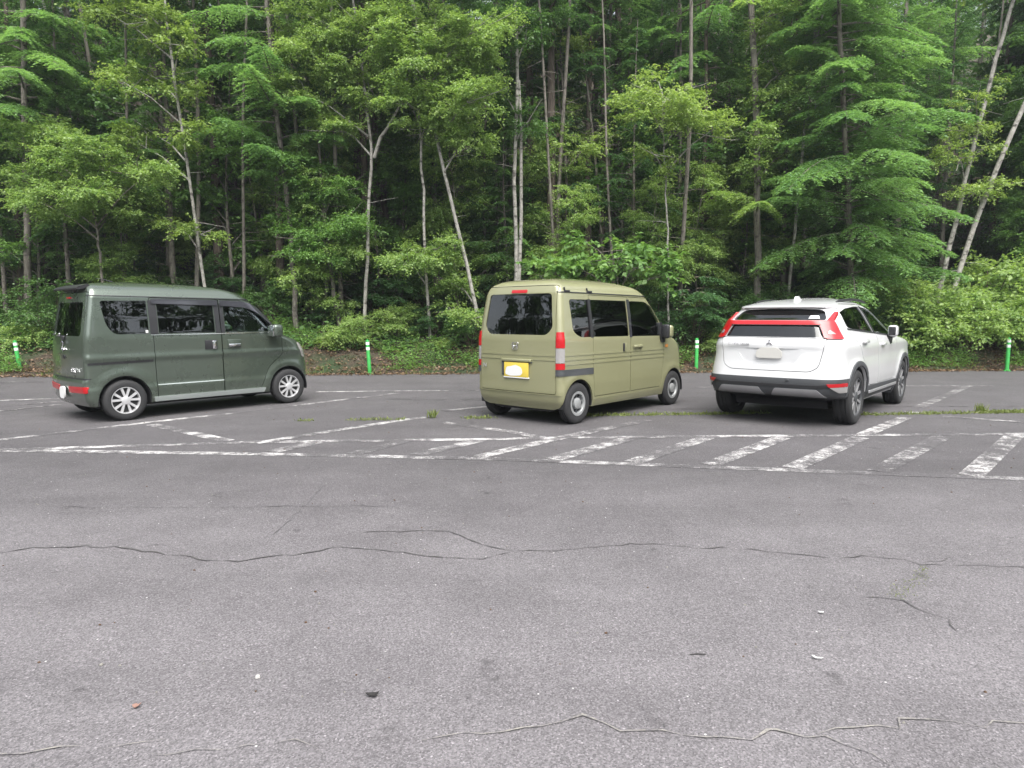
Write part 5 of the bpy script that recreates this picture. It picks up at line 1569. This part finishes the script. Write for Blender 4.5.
k = NT(GSTONE); k.l(k.ramp(k.noise(None, 7, 5, .7), [(.3, (0.12, 0.115, 0.10)), (.7, (0.30, 0.29, 0.26))]), k.p.inputs['Base Color'])
p = gp(322, 374); 
o = blob('rock', 322, 373.5, .22, GSTONE, 'flat grey rock on the leafy bank before the nose of the dark green van', 'rock', .38); o.location.y += .35; o.location.z += .10
blob('pebble', 257.5, 678, .013, STONE, 'pale pebble lying alone on the open asphalt', 'pebble')
blob('pebble', 101, 665.5, .008, GSTONE, 'tiny grey pebble on the asphalt, smallest of the stones', 'pebble')
def flake(name, u, v, outline, m_, lab, cat, th=.003, curl=.006):
    p = gp(u, v)
    V, F = prism(outline, 0.0045, .0045 + th, 'z')
    V = [(a * .62, b_ * .62, c + curl * math.sin(a * 40) ** 2) for a, b_, c in V]
    o = link(name, to_mesh((V, F)), m_); o.location = (p[0], p[1], .003)
    tag(o, lab, cat)
PAPER = mat('white_paper', (0.50, 0.50, 0.49), 0.7)
DARKLEAF = mat('rotten_leaf', (0.02, 0.018, 0.018), 0.6)
REDLEAF = mat('reddish_leaf', (0.24, 0.14, 0.11), 0.8)
flake('paper_scrap', 817, 660, [(-.03, .02), (-.015, .032), (.0, .012), (.035, -.012), (.02, -.012), (-.01, .0), (-.022, .004)], PAPER, 'small white torn scrap lying on the asphalt', 'litter')
flake('paper_scrap', 821, 614, [(-.022, .01), (.0, .014), (.02, .004), (.012, -.01), (-.015, -.006)], PAPER, 'faint white speck of paper farther out on the asphalt', 'litter')
flake('dead_leaf', 372, 697, [(-.042, .004), (-.02, .014), (.0, .03), (.018, .016), (.038, .02), (.034, -.004), (.02, -.022), (-.004, -.012), (-.02, -.014)], DARKLEAF, 'black rotten leaf flattened on the asphalt', 'leaf')
flake('dead_leaf', 136, 708, [(-.022, .0), (-.01, .02), (.006, .012), (.02, .022), (.018, -.004), (.004, -.02), (-.012, -.014)], REDLEAF, 'small reddish dead leaf on the asphalt', 'leaf')
p0_, p1_ = gp(690, 655.5), gp(705, 655)
o = link('twig', mesh('twig', *tube([(-.034, 0, .003), (0, .004, .005), (.034, .002, .003)], [.002, .003, .002], 6)), DARKLEAF); o.location = (*((p0_ + p1_) / 2)[:2], 0)
tag(o, 'short dark twig lying on the asphalt', 'twig')

def bits(name, n, m_, s0, s1, lab):
    V, F = [], []
    for _ in range(n):
        Y = 2.2 + 14.2 * rng.random() ** .8; X = rng.uniform(-.8, .8) * Y
        r_ = rng.uniform(s0, s1); q = rng.uniform(0, 6.28); b0 = len(V)
        m3 = int(rng.integers(4, 7))
        for kz in (0.0015, .003 + r_ * .5):
            for i in range(m3):
                a = q + 2 * math.pi * i / m3
                rr = r_ * rng.uniform(.6, 1.2) * (1 if kz < .002 else .6)
                V.append((X + rr * math.cos(a), Y + rr * .7 * math.sin(a), kz))
        F.append(tuple(range(b0 + m3, b0 + 2 * m3)))
        for i in range(m3): F.append((b0 + i, b0 + (i + 1) % m3, b0 + m3 + (i + 1) % m3, b0 + m3 + i))
    tag(link(name, mesh(name, V, F), m_), lab, None, None, 'stuff')
bits('grit', 700, GSTONE, .002, .007, 'loose grit strewn over the asphalt')
bits('leaf_crumbs', 260, M['litter'], .003, .011, 'crumbs of dead leaves strewn over the asphalt')
